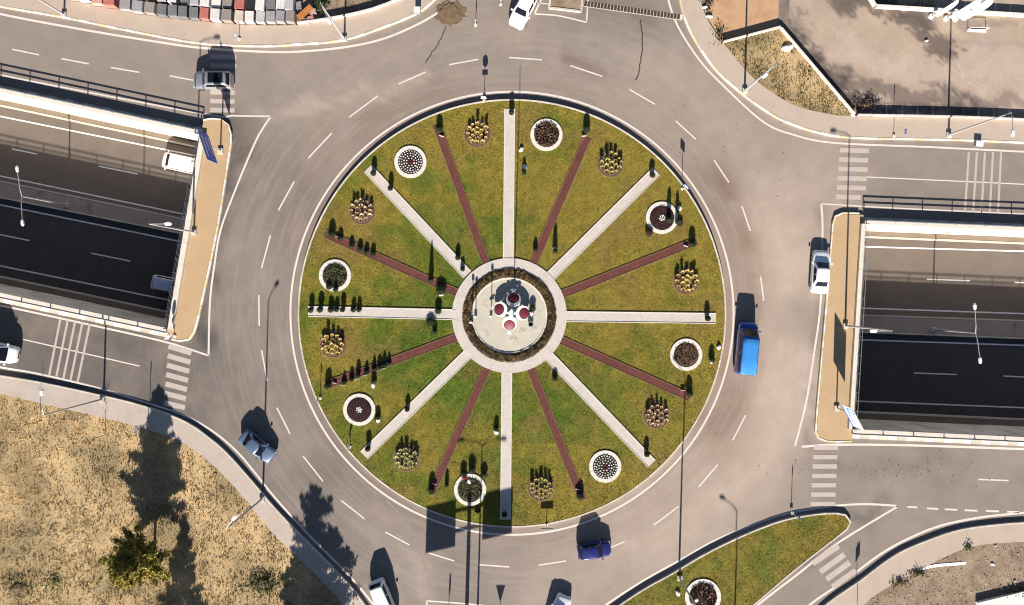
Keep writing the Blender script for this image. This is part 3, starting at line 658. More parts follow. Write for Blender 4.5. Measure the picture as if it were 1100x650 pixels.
rt = tag(empty('rumble_lines'), kind='structure')
for i in range(5):
    MB().ribbon(PL([((255 + 31 * i) / q, 320 + (90 + 5 * i) / q), ((208 + 30 * i) / q, 320 + (325 + 7 * i) / q)]), .24, .0105).build('bar', M['paint_worn'], rt)
    MB().ribbon(PL([(820 + (867 + 34 * i) / q, 160 + 14 / q), (820 + (850 + 35 * i) / q, 160 + 268 / q)]), .24, .0105).build('bar', M['paint_worn'], rt)
seams = tag(empty('tar_seam'), kind='structure')
def seam(pts, wd): 
    p = resample(smooth_line(PL(pts), .5), .35); p = [(a.x + rnd.uniform(-.08, .08), a.y + rnd.uniform(-.05, .05)) for a in p]
    MB().ribbon(p, wd, .0045).build('seam', M['tar'], seams)
def dust(pts, wd):
    p = resample(smooth_line(PL(pts), .5), .5); p = [(a.x + rnd.uniform(-.06, .06), a.y + rnd.uniform(-.06, .06)) for a in p]
    MB().ribbon(p, wd, .003).build('dust_line', M['dust'], seams)
dust([(415, 537), (436, 562), (453, 597), (466, 643)], .16); dust([(360, 531), (400, 566), (428, 598), (446, 619)], .12)
seam([(688, 22), (690, 50), (686, 78), (683, 86)], .12); seam([(480, 28), (470, 48), (456, 68)], .1)

# things lying on the road at the top: drain grate, dirt spill, small rubble island
gr = empty('drain_grate', P(627, 4), math.atan2(P2(733, 19)[1] - P2(627, 4)[1], 10.6), label='long brown drain grate strip across the upper exit road', cat='grate')
gl = math.hypot(10.6, 1.5); MB().box((gl / 2, 0, .004), (gl, .62, .006)).build('frame', M['kerb'], gr)
bm_ = MB().box((0, 0, .02), (.30, .5, .03)).mesh('bar', M['grate'])
for i in range(int(gl / .36)): link('bar', bm_, None, gr, (.2 + i * .36, 0, 0))
db = MB()
for i in range(150):
    c = P(rnd.gauss(965, 60), rnd.gauss(503, 9)) if i < 110 else P(rnd.uniform(690, 850), rnd.uniform(110, 240)); s_ = rnd.uniform(.03, .11); db.box((c.x, c.y, s_ * .2), (s_, s_ * rnd.uniform(.5, 1.2), s_ * .4), rnd.uniform(0, 3), .7)
tag(db.build('road_debris', M['dirt']), 'small dark crumbs of dirt strewn on the road', 'debris', kind='stuff')
def blob(c, r, n=40, w_=.2): return [(c[0] + math.cos(2 * math.pi * i / n) * r * (1 + rnd.uniform(-w_, w_)), c[1] + math.sin(2 * math.pi * i / n) * r * .85 * (1 + rnd.uniform(-w_, w_))) for i in range(n)]
sp = MB(); ctr = P2(484, 14); pts = blob(ctr, 1.55)
sp.prism(pts, 0, .035); sp.prism(blob((ctr[0] - .1, ctr[1] + .1), 1.0), .03, .09)
tag(sp.build('dirt_spill', M['dirt']), 'brown spill of dirt on the road at the top left exit', 'dirt')
ti = empty('splitter_island', label='small kerbed rubble island at the top between two lanes', cat='island')
tip = PL([(590, 9), (624, 13), (626, -6), (591, -8)]); MB().prism(tip, 0, .2).build('rubble', M['rubble'], ti)
for a, b in zip(tip, tip[1:] + tip[:1]):
    t = Vector(b) - Vector(a); MB().box(((a[0] + b[0]) / 2, (a[1] + b[1]) / 2, .12), (t.length, .2, .26), math.atan2(t.y, t.x)).build('kerb_stone', M['kerb'], ti)
bi = PL([(492, 655), (545, 660), (540, 740), (480, 740)]); tag(MB().prism(bi, 0, .2).build('splitter_ground', M['pave_grey']), kind='structure')

# ------------------------------------------------------------------ island paths, plaza
def gpath(a, b, wd, m, name, z):
    a = Vector(P2(*a, IH)); b = Vector(P2(*b, IH)); t = (b - a).normalized(); n = Vector((-t.y, t.x)) * wd / 2
    o = MB().prism([(a + n)[:], (b + n)[:], (b - n)[:], (a - n)[:]], IH - .05, z).build(name, M[m]); tag(o, kind='structure')
    if 'white' in m:
        for s in (1, -1):
            k = round((b - a).length / 2); l = (b - a).length / k; em = MB().box((l / 2, 0, 0), (l - .02, .07, .12)).mesh('edging', M['stone_white'])
            for i in range(k): link('edging', em, None, o, (a + t * l * i + n * s * 1.07).to_3d() + Vector((0, 0, z - .02)), math.atan2(t.y, t.x))
    else:
        for s in (1, -1):
            k = round((b - a).length / 2); l = (b - a).length / k; em = MB().box((l / 2, 0, 0), (l - .02, .06, .1)).mesh('edging', M['stone_brown'])
            for i in range(k): link('edging', em, None, o, (a + t * l * i + n * s * 1.07).to_3d() + Vector((0, 0, z - .02)), math.atan2(t.y, t.x))
    return o
Z1 = IH + .05
WP = [((547.5, 117), (546, 280)), ((543, 558), (544.5, 398)), ((769, 342), (606, 340)), ((331, 334.5), (490, 338)), ((705, 184), (588, 300)), ((395, 181), (502, 295)), ((700, 498), (586, 379)), ((391, 489), (506, 377))]
for a, b in WP: gpath(a, b, 1.0, 'path_white', 'gravel_path', Z1)
RP = [((469, 134), (522, 282)), ((631, 148), (573, 283)), ((748, 259), (604, 316)), ((741, 427), (602, 365)), ((626, 537), (570, 396)), ((463, 530), (523, 396)), ((350, 414), (492, 362)), ((349, 251), (494, 316))]
for a, b in RP: gpath(a, b, .78, 'path_red', 'gravel_path', Z1 - .01)
PC = P(547.2, 339, IH); PCx = (PC.x, PC.y)
mbr = MB(); mbr.lathe([(4.9, 0), (4.9, .09), (6.14, .09), (6.14, -.1)], 96, (PCx[0], PCx[1], IH)); tag(mbr.build('ring_path', M['path_white']), kind='structure')
tag(MB().disc(4.0, IH + .07, 64, PCx).build('plaza', M['plaza']), kind='structure')
er = MB().lathe([(3.92, 0), (3.92, .12), (4.06, .12), (4.06, 0)], 80, (PCx[0], PCx[1], IH)); tag(er.build('plaza_edge', M['stone_white']), kind='structure')

# ------------------------------------------------------------------ scattered leaves and grass (numpy)
def blades_mesh(name, X, Y, Z, hgt, wid, lean, cols, m, per=1):
    n = len(X); ang = nprng.uniform(0, 2 * np.pi, n); la = nprng.uniform(0, 2 * np.pi, n)
    dx = np.cos(ang) * wid / 2; dy = np.sin(ang) * wid / 2; ll = lean * nprng.uniform(.3, 1, n)
    v = np.zeros((n, 3, 3)); v[:, 0] = np.stack([X - dx, Y - dy, Z], 1); v[:, 1] = np.stack([X + dx, Y + dy, Z], 1)
    v[:, 2] = np.stack([X + np.cos(la) * ll, Y + np.sin(la) * ll, Z + hgt], 1)
    me = bpy.data.meshes.new(name); me.vertices.add(3 * n); me.vertices.foreach_set('co', v.ravel())
    me.loops.add(3 * n); me.loops.foreach_set('vertex_index', np.arange(3 * n)); me.polygons.add(n); me.polygons.foreach_set('loop_start', np.arange(0, 3 * n, 3))
    me.update(); c = np.ones((n, 3, 4)); c[:, :, :3] = cols[:, None, :]
    at = me.color_attributes.new('tint', 'FLOAT_COLOR', 'POINT'); at.data.foreach_set('color', c.ravel()); me.materials.append(m); return me
BEDS = [(441, 174), (587, 145), (711, 234), (737, 381), (650, 501), (505, 526), (386, 440), (360, 296), (755, 641)]
TBEDS = [(513, 144), (656, 176), (737, 302), (705, 446), (581, 524), (437, 492), (358, 370), (389, 227)]
def lawn(poly, dens, label):
    xs = [p[0] for p in poly]; ys = [p[1] for p in poly]; n = int((max(xs) - min(xs)) * (max(ys) - min(ys)) * dens)
    X = nprng.uniform(min(xs), max(xs), n); Y = nprng.uniform(min(ys), max(ys), n); k = inside_np(X, Y, poly)
    k &= nprng.random(n) < np.clip((vnoise(X, Y, 2.6, 31) * .6 + vnoise(X, Y, 1.2, 32) * .4 - .22) * 2.6, .2, 1)
    for a, b in WP: k &= seg_dist(X, Y, P2(*a, IH), P2(*b, IH)) > .58
    for a, b in RP: k &= seg_dist(X, Y, P2(*a, IH), P2(*b, IH)) > .46
    k &= np.hypot(X - PCx[0], Y - PCx[1]) > 6.2
    for b in BEDS: p = P2(*b, IH); k &= np.hypot(X - p[0], Y - p[1]) > 1.75
    for b in TBEDS: p = P2(*b, IH); k &= np.hypot(X - p[0], Y - p[1]) > 1.55
    X = X[k]; Y = Y[k]; n = len(X)
    c = nprng.random(n); f = lawn_mix(X, Y)[:, None]
    yel = np.array([.25, .185, .034]); grn = np.array([.105, .135, .012]); col = yel * (1 - f) + grn * f; col = col * (.5 + c[:, None]) * (.72 + .56 * vnoise(X, Y, 1.7, 9)[:, None])
    me = blades_mesh('lawn_grass', X, Y, np.full(n, IH - .005), nprng.uniform(.025, .07, n), nprng.uniform(.05, .11, n), nprng.uniform(.06, .16, n), col, M['grass'])
    return tag(link('lawn_grass', me), label, 'grass', kind='stuff')
lawn(circ(IC, IR - .05, 96), 150, 'short yellow green lawn grass of the round island')
lawn(isl2[:], 150, 'short green lawn grass of the lower triangular island')
def field_scatter(poly, dens, z, label, pal, hs=(.06, .16), seed=3, name='dry_grass', wd=(.05, .13)):
    xs = [p[0] for p in poly]; ys = [p[1] for p in poly]; n = int((max(xs) - min(xs)) * (max(ys) - min(ys)) * dens)
    X = nprng.uniform(min(xs), max(xs), n); Y = nprng.uniform(min(ys), max(ys), n)
    cl = vnoise(X, Y, 1.1, seed + 7) * .5 + vnoise(X, Y, 2.7, seed + 9) * .5
    k = inside_np(X, Y, poly) & (nprng.random(n) < np.clip((cl - .28) * 2.4, .12, 1)); X = X[k]; Y = Y[k]; n = len(X)
    a = vnoise(X, Y, .16, seed); b = vnoise(X, Y, .7, seed + 1); f = np.clip((a * .6 + b * .4 - .45) * 4 + (np.clip((-Y - 17) / 14, 0, .55) * np.clip((-X - 24) / 8, 0, 1) if seed == 3 else 0), 0, 1)[:, None]; c = nprng.random((n, 1))
    col = (np.array(pal[0]) * (1 - f) + np.array(pal[1]) * f) * (.6 + .8 * c)
    gm = (nprng.random((n, 1)) < .07 + (np.clip((-Y[:, None] - 20) / 30, 0, .3) if seed == 3 else 0) + .25 * (vnoise(X, Y, .3, seed + 4)[:, None] > .72)); col = np.where(gm, np.array(pal[2]) * (.6 + .8 * c), col)
    me = blades_mesh(name, X, Y, np.full(n, z), nprng.uniform(*hs, n), nprng.uniform(*wd, n), nprng.uniform(.04, .16, n), col, M['grass'])
    return tag(link(name, me), label, 'grass', kind='stuff')
visf = [(max(p[0], -56), max(p[1], -35)) for p in fld]
field_scatter(visf, 80, .195, 'tufty straw coloured dry grass of the lower left field', ((.60, .415, .205), (.31, .23, .11), (.12, .115, .035)))
field_scatter(tri + [apex], 110, .235, 'patchy brown and green grass inside the small upper triangle', ((.34, .24, .10), (.11, .09, .03), (.08, .085, .025)), seed=21)
visr = [p for p in seo if 36 < p[0] < 58] + [(58, -36), (36, -36)]
field_scatter(visr, 16, .19, 'sparse dry weeds on the lower right rubble ground', ((.28, .2, .12), (.17, .12, .075), (.09, .09, .03)), seed=41, name='weeds')
ng = PL([(940, -6), (1003, -6), (1003, 10), (941, 6.5)]); field_scatter(ng, 90, .13, 'strip of yellow grass behind the long white wall at top right', ((.30, .24, .06), (.22, .18, .05), (.12, .12, .03)), seed=51)
ny = [p for p in nwo if P2(352, 0)[0] < p[0] < P2(445, 0)[0]]; ny = ny + [(ny[-1][0], 35), (ny[0][0], 35)]; field_scatter(ny, 70, .195, 'dry weeds behind the low wall at the top left', ((.33, .22, .11), (.20, .14, .07), (.08, .08, .03)), seed=61)
# loose stones on rubble
st = MB()
for i in range(420):
    x = rnd.uniform(36, 58); y = rnd.uniform(-34, -25)
    if inside((x, y), rub): s = rnd.uniform(.03, .12) * (2 if rnd.random() < .05 else 1); st.box((x, y, .2 + s * .2), (s, s * rnd.uniform(.6, 1.3), s * .7), rnd.uniform(0, 3), .7)
tag(st.build('loose_stones', M['kerb']), 'loose pale stones strewn over the lower right rubble ground', 'stones', kind='stuff')

# ------------------------------------------------------------------ plants
def tinted(me, cols):
    at = me.color_attributes.new('tint', 'FLOAT_COLOR', 'POINT'); at.data.foreach_set('color', np.asarray(cols, float).ravel())
def leafcloud(name, pts, size, cols, m, flat=.0):
    """one small leaf quad at each point"""
    n = len(pts); pts = np.asarray(pts); u = nprng.normal(size=(n, 3)); u /= np.linalg.norm(u, axis=1)[:, None]
    t = nprng.normal(size=(n, 3)); v = np.cross(u, t); v /= np.linalg.norm(v, axis=1)[:, None]
    s = (np.asarray(size) * nprng.uniform(.6, 1.3, n))[:, None]; V = np.stack([pts - u * s, pts + v * s * .45, pts + u * s, pts - v * s * .45], 1)
    me = bpy.data.meshes.new(name); me.vertices.add(4 * n); me.vertices.foreach_set('co', V.ravel()); me.loops.add(4 * n); me.loops.foreach_set('vertex_index', np.arange(4 * n))
    me.polygons.add(n); me.polygons.foreach_set('loop_start', np.arange(0, 4 * n, 4)); me.update()
    c = np.ones((n, 4, 4)); c[:, :, :3] = np.asarray(cols)[:, None, :]; tinted(me, c); me.materials.append(m); return me
def rc(base, n, lo=.6, hi=1.4): return np.asarray(base)[None] * nprng.uniform(lo, hi, (n, 1)) * nprng.uniform(.9, 1.1, (n, 3))
# ornamental grass tufts (three shapes for each of three tones)
def tuft_mesh(col, hh, rr, nb=64):
    mb = MB(); cols = []
    for i in range(nb):
        a = rnd.uniform(0, 6.283); r0 = rnd.uniform(0, .08); l = rnd.uniform(.45, 1); tx, ty = math.cos(a) * rr * l, math.sin(a) * rr * l; h_ = hh * rnd.uniform(.55, 1)
        w_ = .05; nx, ny = -math.sin(a) * w_, math.cos(a) * w_; bx, by = math.cos(a) * r0, math.sin(a) * r0; mx, my = tx * .5, ty * .5
        mb.add([(bx - nx, by - ny, 0), (bx + nx, by + ny, 0), (mx + nx, my + ny, h_ * .85), (mx - nx, my - ny, h_ * .85), (tx, ty, h_)], [(0, 1, 2, 3), (3, 2, 4)])
        k = rnd.uniform(.7, 1.3); cols += [(col[0] * k * .8, col[1] * k * .8, col[2] * k * .8, 1)] * 2 + [(col[0] * k, col[1] * k, col[2] * k, 1)] * 3
    me = mb.mesh('grass_tuft', M['tuft']); tinted(me, cols); return me
TUFTS = {k: [tuft_mesh(c, h_, .30) for h_ in (.5, .62, .72)] for k, c in (('yellow', (.56, .42, .14)), ('olive', (.40, .35, .11)), ('pink', (.54, .39, .22)), ('green', (.42, .42, .15)))}
def ring_edging(r0, r1, n, m, hgt, root):
    for i in range(n):
        a0 = 2 * math.pi * i / n + .006; a1 = 2 * math.pi * (i + 1) / n - .006; h_ = hgt + rnd.uniform(-.008, .008); k = 2; pts = []
        for r, s in ((r1, 1), (r0, -1)):
            for j in range(k + 1): a = a0 + (a1 - a0) * (j / k if s > 0 else 1 - j / k); pts.append((r * math.cos(a), r * math.sin(a)))
        MB().prism(pts, -.03, h_).build('edging_stone', m, root)
def soil(r, m, root, n=22):
    mb = MB(); prof = [(r, 0), (r * .93, .05), (r * .6, .09), (r * .25, .11), (.01, .115)]; mb.lathe(prof, n, (0, 0, 0), .02); return mb.build('soil', m, root, smooth=True)
tones = ['yellow', 'olive', 'yellow', 'pink', 'olive', 'green', 'yellow', 'pink']
twhere = ['right of the upper left red path', 'between the upper right red and white paths', 'above the right hand white path', 'below the right hand red path', 'right of the lower white path', 'left of the lower left red path', 'below the left hand white path', 'above the left hand red path']
for (px, py), tone, wh in zip(TBEDS, tones, twhere):
    root = empty('grass_bed', P(px, py, IH), 0, label='brown edged bed of ornamental grass ' + wh, cat='flower bed', group='ornamental grass beds of the island')
    soil(1.36, M['bed_soil'], root); ring_edging(1.36, 1.47, 20, M['stone_brown'], .05, root)
    hours = ['twelve', 'one', 'two', 'three', 'four', 'five', 'six', 'seven', 'eight', 'nine', 'ten', 'eleven']
    spots = [(0, 0, 'centre')] + [(.52, h_, 'inner %s oclock' % hours[h_]) for h_ in range(0, 12, 2)] + [(1.03, h_, 'outer %s oclock' % hours[h_]) for h_ in range(12)]
    for r, h_, wl in spots:
        r += rnd.uniform(-.07, .07) if r else 0; a = math.pi / 2 - h_ * math.pi / 6 + rnd.uniform(-.07, .07); sc = rnd.uniform(.72, 1.12)
        o = link('ornamental_plant', rnd.choice(TUFTS[tone]), None, None, P(px, py, IH) + Vector((r * math.cos(a), r * math.sin(a), .05)), rnd.uniform(0, 6.28)); o.scale = (sc, sc, sc * rnd.uniform(.8, 1.15))
        tag(o, 'tuft at %s in grass bed %s' % (wl, wh), 'plant', 'grass tufts in the bed ' + wh, 'thing')
def petals(root, pts, col, r, hgt, name='flowers'):
    mb = MB(); cols = []
    for x, y in pts:
        n0 = len(mb.v); k = rnd.uniform(.8, 1.15); rr = r * rnd.uniform(.8, 1.15); z = hgt * rnd.uniform(.8, 1.2) + .09
        vs = [(x, y, z + .03)] + [(x + rr * math.cos(j * 1.047) * rnd.uniform(.8, 1.1), y + rr * math.sin(j * 1.047) * rnd.uniform(.8, 1.1), z + rnd.uniform(-.03, .01)) for j in range(6)] + [(x, y, .03)]
        mb.add(vs, [(0, 1 + j, 1 + (j + 1) % 6) for j in range(6)] + [(7, 1 + (j + 1) % 6, 1 + j) for j in range(6)])
        cols += [(col[0] * k, col[1] * k, col[2] * k, 1)] * 8
    me = mb.mesh(name, M['flower']); tinted(me, cols); return tag(link(name, me, None, root), kind='stuff')
def polar(rings): 
    out = []
    for r, n in rings: out += [(r * math.cos(2 * math.pi * i / n + r) + rnd.uniform(-.015, .015), r * math.sin(2 * math.pi * i / n + r) + rnd.uniform(-.015, .015)) for i in range(n)]
    return out
def twigs(root, n, r, col, name='dry_stems', sz=.16):
    rr = r * np.sqrt(nprng.random(n)); a = nprng.uniform(0, 6.283, n); pts = np.stack([rr * np.cos(a), rr * np.sin(a), nprng.uniform(.1, .2, n)], 1)
    return tag(link(name, leafcloud(name, pts, sz, rc(col, n), M['leaf']), None, root), kind='stuff')
binfo = [('white', 'round bed of white flowers with a dark centre, at the upper left of the island'), ('brown', 'round white edged bed of brown earth beside the upper white path'), ('redwhite', 'round bed of dark red flowers with white middle and shrubs, at the upper right'),
         ('dark', 'round white edged bed of bare dark earth at the right of the island'), ('white', 'round bed of white flowers with dark red centre, lower right of the island'), ('dry', 'round white edged bed of dry plants at the bottom of the island'),
         ('redwhite', 'round bed of dark red flowers with white centre, at the lower left of the island'), ('green', 'round white edged bed of grey green plants above the left white path'), ('brown', 'round white edged bed of brown twigs on the lower triangular island')]
for (px, py), (kd, lab) in zip(BEDS, binfo):
    root = empty('flower_bed', P(px, py, IH), 0, label=lab, cat='flower bed', group='white edged round flower beds')
    big = 1.12 if py > 600 else 1.0
    soil(1.36 * big, M[{'white': 'bed_soil_dark', 'redwhite': 'bed_soil_dark', 'dark': 'bed_soil', 'brown': 'bed_soil', 'dry': 'bed_soil_green', 'green': 'bed_soil_green'}[kd]], root); ring_edging(1.33 * big, 1.72 * big, 18, M['stone_white'], .1, root)
    if kd == 'white':
        petals(root, polar([(.42, 8), (.68, 14), (.93, 20), (1.17, 26)]), (.62, .60, .55), .085, .08, 'white_flowers'); petals(root, polar([(.0, 1), (.15, 5), (.28, 9)]), (.085, .012, .016), .08, .08, 'red_flowers')
    if kd == 'redwhite':
        petals(root, polar([(.45, 10), (.65, 16), (.85, 21), (1.03, 26), (1.2, 30)]), (.075, .010, .018), .075, .08, 'red_flowers'); petals(root, polar([(0, 1), (.25, 6)]), (.66, .64, .6), .11, .1, 'white_flowers')
    if kd == 'brown': twigs(root, 700, 1.3 * big, (.13, .075, .045))
    if kd == 'dark': twigs(root, 350, 1.3, (.055, .03, .022), sz=.1)
    if kd == 'dry': twigs(root, 600, 1.3, (.16, .135, .07), sz=.09); twigs(root, 250, 1.25, (.06, .09, .03), 'green_leaves', .1)
    if kd == 'green': twigs(root, 900, 1.28, (.075, .08, .04), 'green_leaves', .1)

# ring hedge round the plaza
hg = empty('ring_hedge', (PC.x, PC.y, IH), 0, label='low clipped brown green ring hedge round the central plaza', cat='hedge')
mb = MB(); mb.lathe([(4.08, 0), (4.14, .15), (4.4, .2), (4.75, .2), (4.92, .14), (4.98, 0)], 90, (0, 0, 0), .008); mb.build('core', M['hedge_core'], hg, smooth=True)
n = 15000; a = nprng.uniform(0, 6.283, n); r = nprng.uniform(4.05, 5.04, n); wv = np.clip(vnoise(np.cos(a) * r, np.sin(a) * r, 3.2, 91) * 1.5 - .25, 0, 1); zt = .22 - .13 * np.abs((r - 4.53) / .5) ** 3 + .06 * wv
pts = np.stack([r * np.cos(a), r * np.sin(a), zt * nprng.uniform(.75, 1.1, n)], 1)
colr = np.array([.25, .155, .07])[None] * (.3 + 1.0 * wv[:, None]) * nprng.uniform(.6, 1.4, (n, 1)); gm = (nprng.random(n) < .25)[:, None]; colr = np.where(gm, np.array([.07, .075, .025])[None] * nprng.uniform(.6, 1.4, (n, 1)), colr)
tag(link('leaves', leafcloud('leaves', pts, .065, colr, M['leaf']), None, hg), kind='stuff')

# potted and free standing shrubs
def shrub_crown(hh, rr, n, col, sz=.06, shape='cone'):
    u = nprng.random(n); a = nprng.uniform(0, 6.283, n)
    if shape == 'cone': prof = rr * (1 - u) ** .75 * np.clip(u * 9, .35, 1)
    elif shape == 'column': prof = rr * np.sqrt(np.clip(1 - (2 * u - 1) ** 4, 0, 1)) * (1 - .35 * u)
    else: prof = rr * np.sqrt(np.clip(1 - (2 * u - 1) ** 2, 0, 1))
    r = prof * (1 - .5 * nprng.random(n) ** 2); pts = np.stack([r * np.cos(a), r * np.sin(a), u * hh], 1)
    return leafcloud('crown', pts, sz, rc(col, n, .5, 1.5), M['leaf'])
CR = {}
def crown_for(shape, col, hh, rr):
    k = (shape, col, round(hh, 1), round(rr, 2))
    if k not in CR: CR[k] = shrub_crown(hh, rr, int(260 + 420 * hh), col, .055, shape)
    return CR[k]
DG = (.022, .042, .014); OG = (.05, .07, .02); RG = (.10, .03, .022)
POTS = {}; CORES = {}
def shrub(px, py, hh, rr, label, pot=None, shape='column', col=DG, group=None, name='shrub', z=IH, stem=.0):
    if hh < 1.3: hh *= .7 * rnd.uniform(.9, 1.15); rr *= 1.28
    root = empty(name, P(px, py, z), rnd.uniform(0, 6), label=label, cat='shrub' if not pot else 'potted plant', group=group)
    zb = .03
    if pot:
        if pot not in POTS: POTS[pot] = MB().lathe([(.0, 0), (.19, 0), (.27, .36), (.29, .38), (.29, .43), (.25, .43), (.24, .36), (.0, .36)], 16).mesh('pot', M[pot])
        link('pot', POTS[pot], None, root); zb = .36
    if stem: MB().tube([(0, 0, 0), (.02, .01, zb + stem + .3)], .035, 6).build('stem', M['bark'], root); zb += stem
    link('crown', crown_for(shape, col, hh, rr), None, root, (0, 0, zb))
    ck = (shape, round(hh, 1), round(rr, 2))
    if ck not in CORES:  # solid dark core added inside the leaves to block light and thicken the shadow
        pr = [(.01, 0.02)]
        for i in range(1, 8):
            u = i / 8; pr.append((rr * .78 * ({'cone': (1 - u) ** .75, 'column': math.sqrt(1 - (2 * u - 1) ** 4) * (1 - .35 * u)}.get(shape, math.sqrt(1 - (2 * u - 1) ** 2))), u * hh * .97))
        CORES[ck] = MB().lathe(pr + [(.01, hh * .97)], 10, (0, 0, 0), .06).mesh('shadow_core', M['shrub_core'])
    link('shadow_core', CORES[ck], None, root, (0, 0, zb)); return root
def plate(px, py, rz, label, m='white'):
    root = empty('plant_label', P(px, py, Z1), rz, label=label, cat='label'); MB().box((0, 0, .14), (.5, .03, .2)).build('plate', M[m], root); MB().box((-.18, 0, .05), (.03, .03, .1)).build('leg', M['rail'], root); MB().box((.18, 0, .05), (.03, .03, .1)).build('leg', M['rail'], root)
# shrubs at the outer ends of the spokes
for px, py, where in ((472, 140, 'upper left red path'), (630, 140, 'upper right red path'), (743, 262, 'right hand upper red path'), (740, 422, 'right hand lower red path'), (623, 532, 'lower right red path'), (464, 526, 'lower left red path'), (353, 414, 'left hand lower red path'), (357, 252, 'left hand upper red path')):
    shrub(px, py, 1.05, .36, 'dark upright shrub at the outer end of the ' + where, group='shrubs at the ends of the red paths')
    dx, dy = (548 - px), (338 - py); l = math.hypot(dx, dy); plate(px + dx / l * 7, py + dy / l * 7, rnd.uniform(-.4, .4), 'small white plate beside the shrub at the end of the ' + where)
for px, py, where, pt in ((549.5, 122, 'upper white path', 'potgrey'), (700, 189, 'upper right white path', 'terracotta'), (402, 187, 'upper left white path', 'terracotta'), (759, 342, 'right hand white path', 'terracotta'), (694, 487, 'lower right white path', 'potgrey'), (542, 551, 'lower white path', 'terracotta'), (396, 481, 'lower left white path', 'terracotta'), (335, 333, 'left hand white path', 'terracotta')):
    shrub(px, py, .62, .27, 'potted dark shrub on the outer end of the ' + where, pot=pt, group='pots at the ends of the white paths')
shrub(420, 203, .6, .24, 'second potted shrub along the upper left white path', pot='potgrey'); shrub(438, 439, .5, .22, 'grey potted shrub midway along the lower left white path', pot='potgrey')
for i, px in enumerate((345, 356, 362, 369, 380, 386)): shrub(px, 332.5 + .02 * i, rnd.uniform(.7, 1.0), rnd.uniform(.24, .32), 'dark bush on the left hand white path, number %s from the outer pot' % ('one', 'two', 'three', 'four', 'five', 'six')[i], pot=('potgrey' if i in (0, 3) else None), group='bushes on the left hand white path')
for i, (px, py) in enumerate(((366, 256), (378, 264), (387, 268), (394, 271), (401, 273))): shrub(px, py, rnd.uniform(.45, .8), .26, 'low dark bush on the left hand upper red path, number %s from the kerb' % ('one', 'two', 'three', 'four', 'five')[i], group='bushes on the left hand upper red path')
for i, (px, py) in enumerate(((370, 410), (378, 407), (385, 403), (394, 399), (402, 396), (408, 394), (413, 392), (418, 390))):
    shrub(px, py, rnd.uniform(.7, 1.25), rnd.uniform(.24, .32), 'dark bush along the left hand lower red path, number %s from the kerb' % ('one', 'two', 'three', 'four', 'five', 'six', 'seven', 'eight')[i], group='bushes along the left hand lower red path', shape=rnd.choice(('cone', 'column')))
    if i in (0, 2, 3, 6): plate(px - 1, py + 4, .2, 'small white plate at bush %s of the left hand lower red path' % ('one', '', 'three', 'four', '', '', 'seven')[i])
for px, py, hh, rr, lab, shp in ((402, 409, .9, .26, 'single dark shrub on the lawn below the left hand lower red path', 'column'), (406, 448, .7, .28, 'small dark shrub beside the dark red flower bed at lower left', 'column'), (533, 460, .8, .26, 'dark shrub on the lawn left of the lower white path', 'column'),
        (492, 277, 1.05, .24, 'slim dark shrub beside the inner end of the upper left white path', 'column'), (497, 289, .9, .22, 'slim dark shrub on the inner end of the upper left white path', 'column'), (463, 301, 2.0, .36, 'tall pointed conifer beside the inner left red path', 'cone'), (474, 312, .8, .5, 'broad dark bush beside the tall pointed conifer', 'ball'),
        (471, 334, .9, .3, 'dark bush on the inner end of the left hand white path', 'ball'), (463, 346, .6, .45, 'low spreading bush below the left hand white path', 'ball'), (467, 356, .7, .25, 'small dark shrub below the low spreading bush', 'column'), (596, 270, 1.35, .3, 'tall slim shrub right of the upper inner red path', 'column'), (575, 268, .75, .24, 'small dark shrub on the inner end of the upper right red path', 'column'),
        (596, 406, .7, .28, 'small dark shrub between the lower inner red path and white path', 'column'), (764, 386, 1.0, .3, 'dark shrub between the bare dark bed and the kerb', 'column'), (563, 186, .95, .22, 'slim shrub right of the upper white path', 'column'), (498, 508, .8, .3, 'dark bush at the upper left rim of the bottom flower bed', 'ball'), (507, 504, .9, .36, 'dark bush at the top rim of the bottom flower bed', 'ball'),
        (520, 509, .8, .32, 'dark bush right of the bottom flower bed', 'ball'), (480, 520, .9, .2, 'slim dark shrub left of the bottom flower bed', 'column'), (513, 548, .4, .25, 'low bush at the lower rim of the bottom flower bed', 'ball'), (718, 237, 1.6, .3, 'left one of two slim conifers in the upper right flower bed', 'column'), (354, 308, .6, .28, 'dark bush at the lower left rim of the grey green bed', 'ball'), (361, 311, .8, .24, 'dark bush at the lower rim of the grey green bed', 'column'), (727, 239, 1.5, .28, 'right one of two slim conifers in the upper right flower bed', 'column')):
    shrub(px, py, hh, rr, lab, shape=shp)
shrub(697, 250, .55, .36, 'dark red bush beside the lower left rim of the upper right flower bed', shape='ball', col=RG); shrub(730, 240, .5, .3, 'dark red bush at the right rim of the upper right flower bed', shape='ball', col=RG); shrub(499, 512, .5, .22, 'small red flowering bush on the rim of the bottom flower bed', shape='ball', col=(.35, .02, .02))
shrub(349, 362, .5, .3, 'pale yellow bush at the upper left of the lower left grass bed', shape='ball', col=(.5, .45, .22))
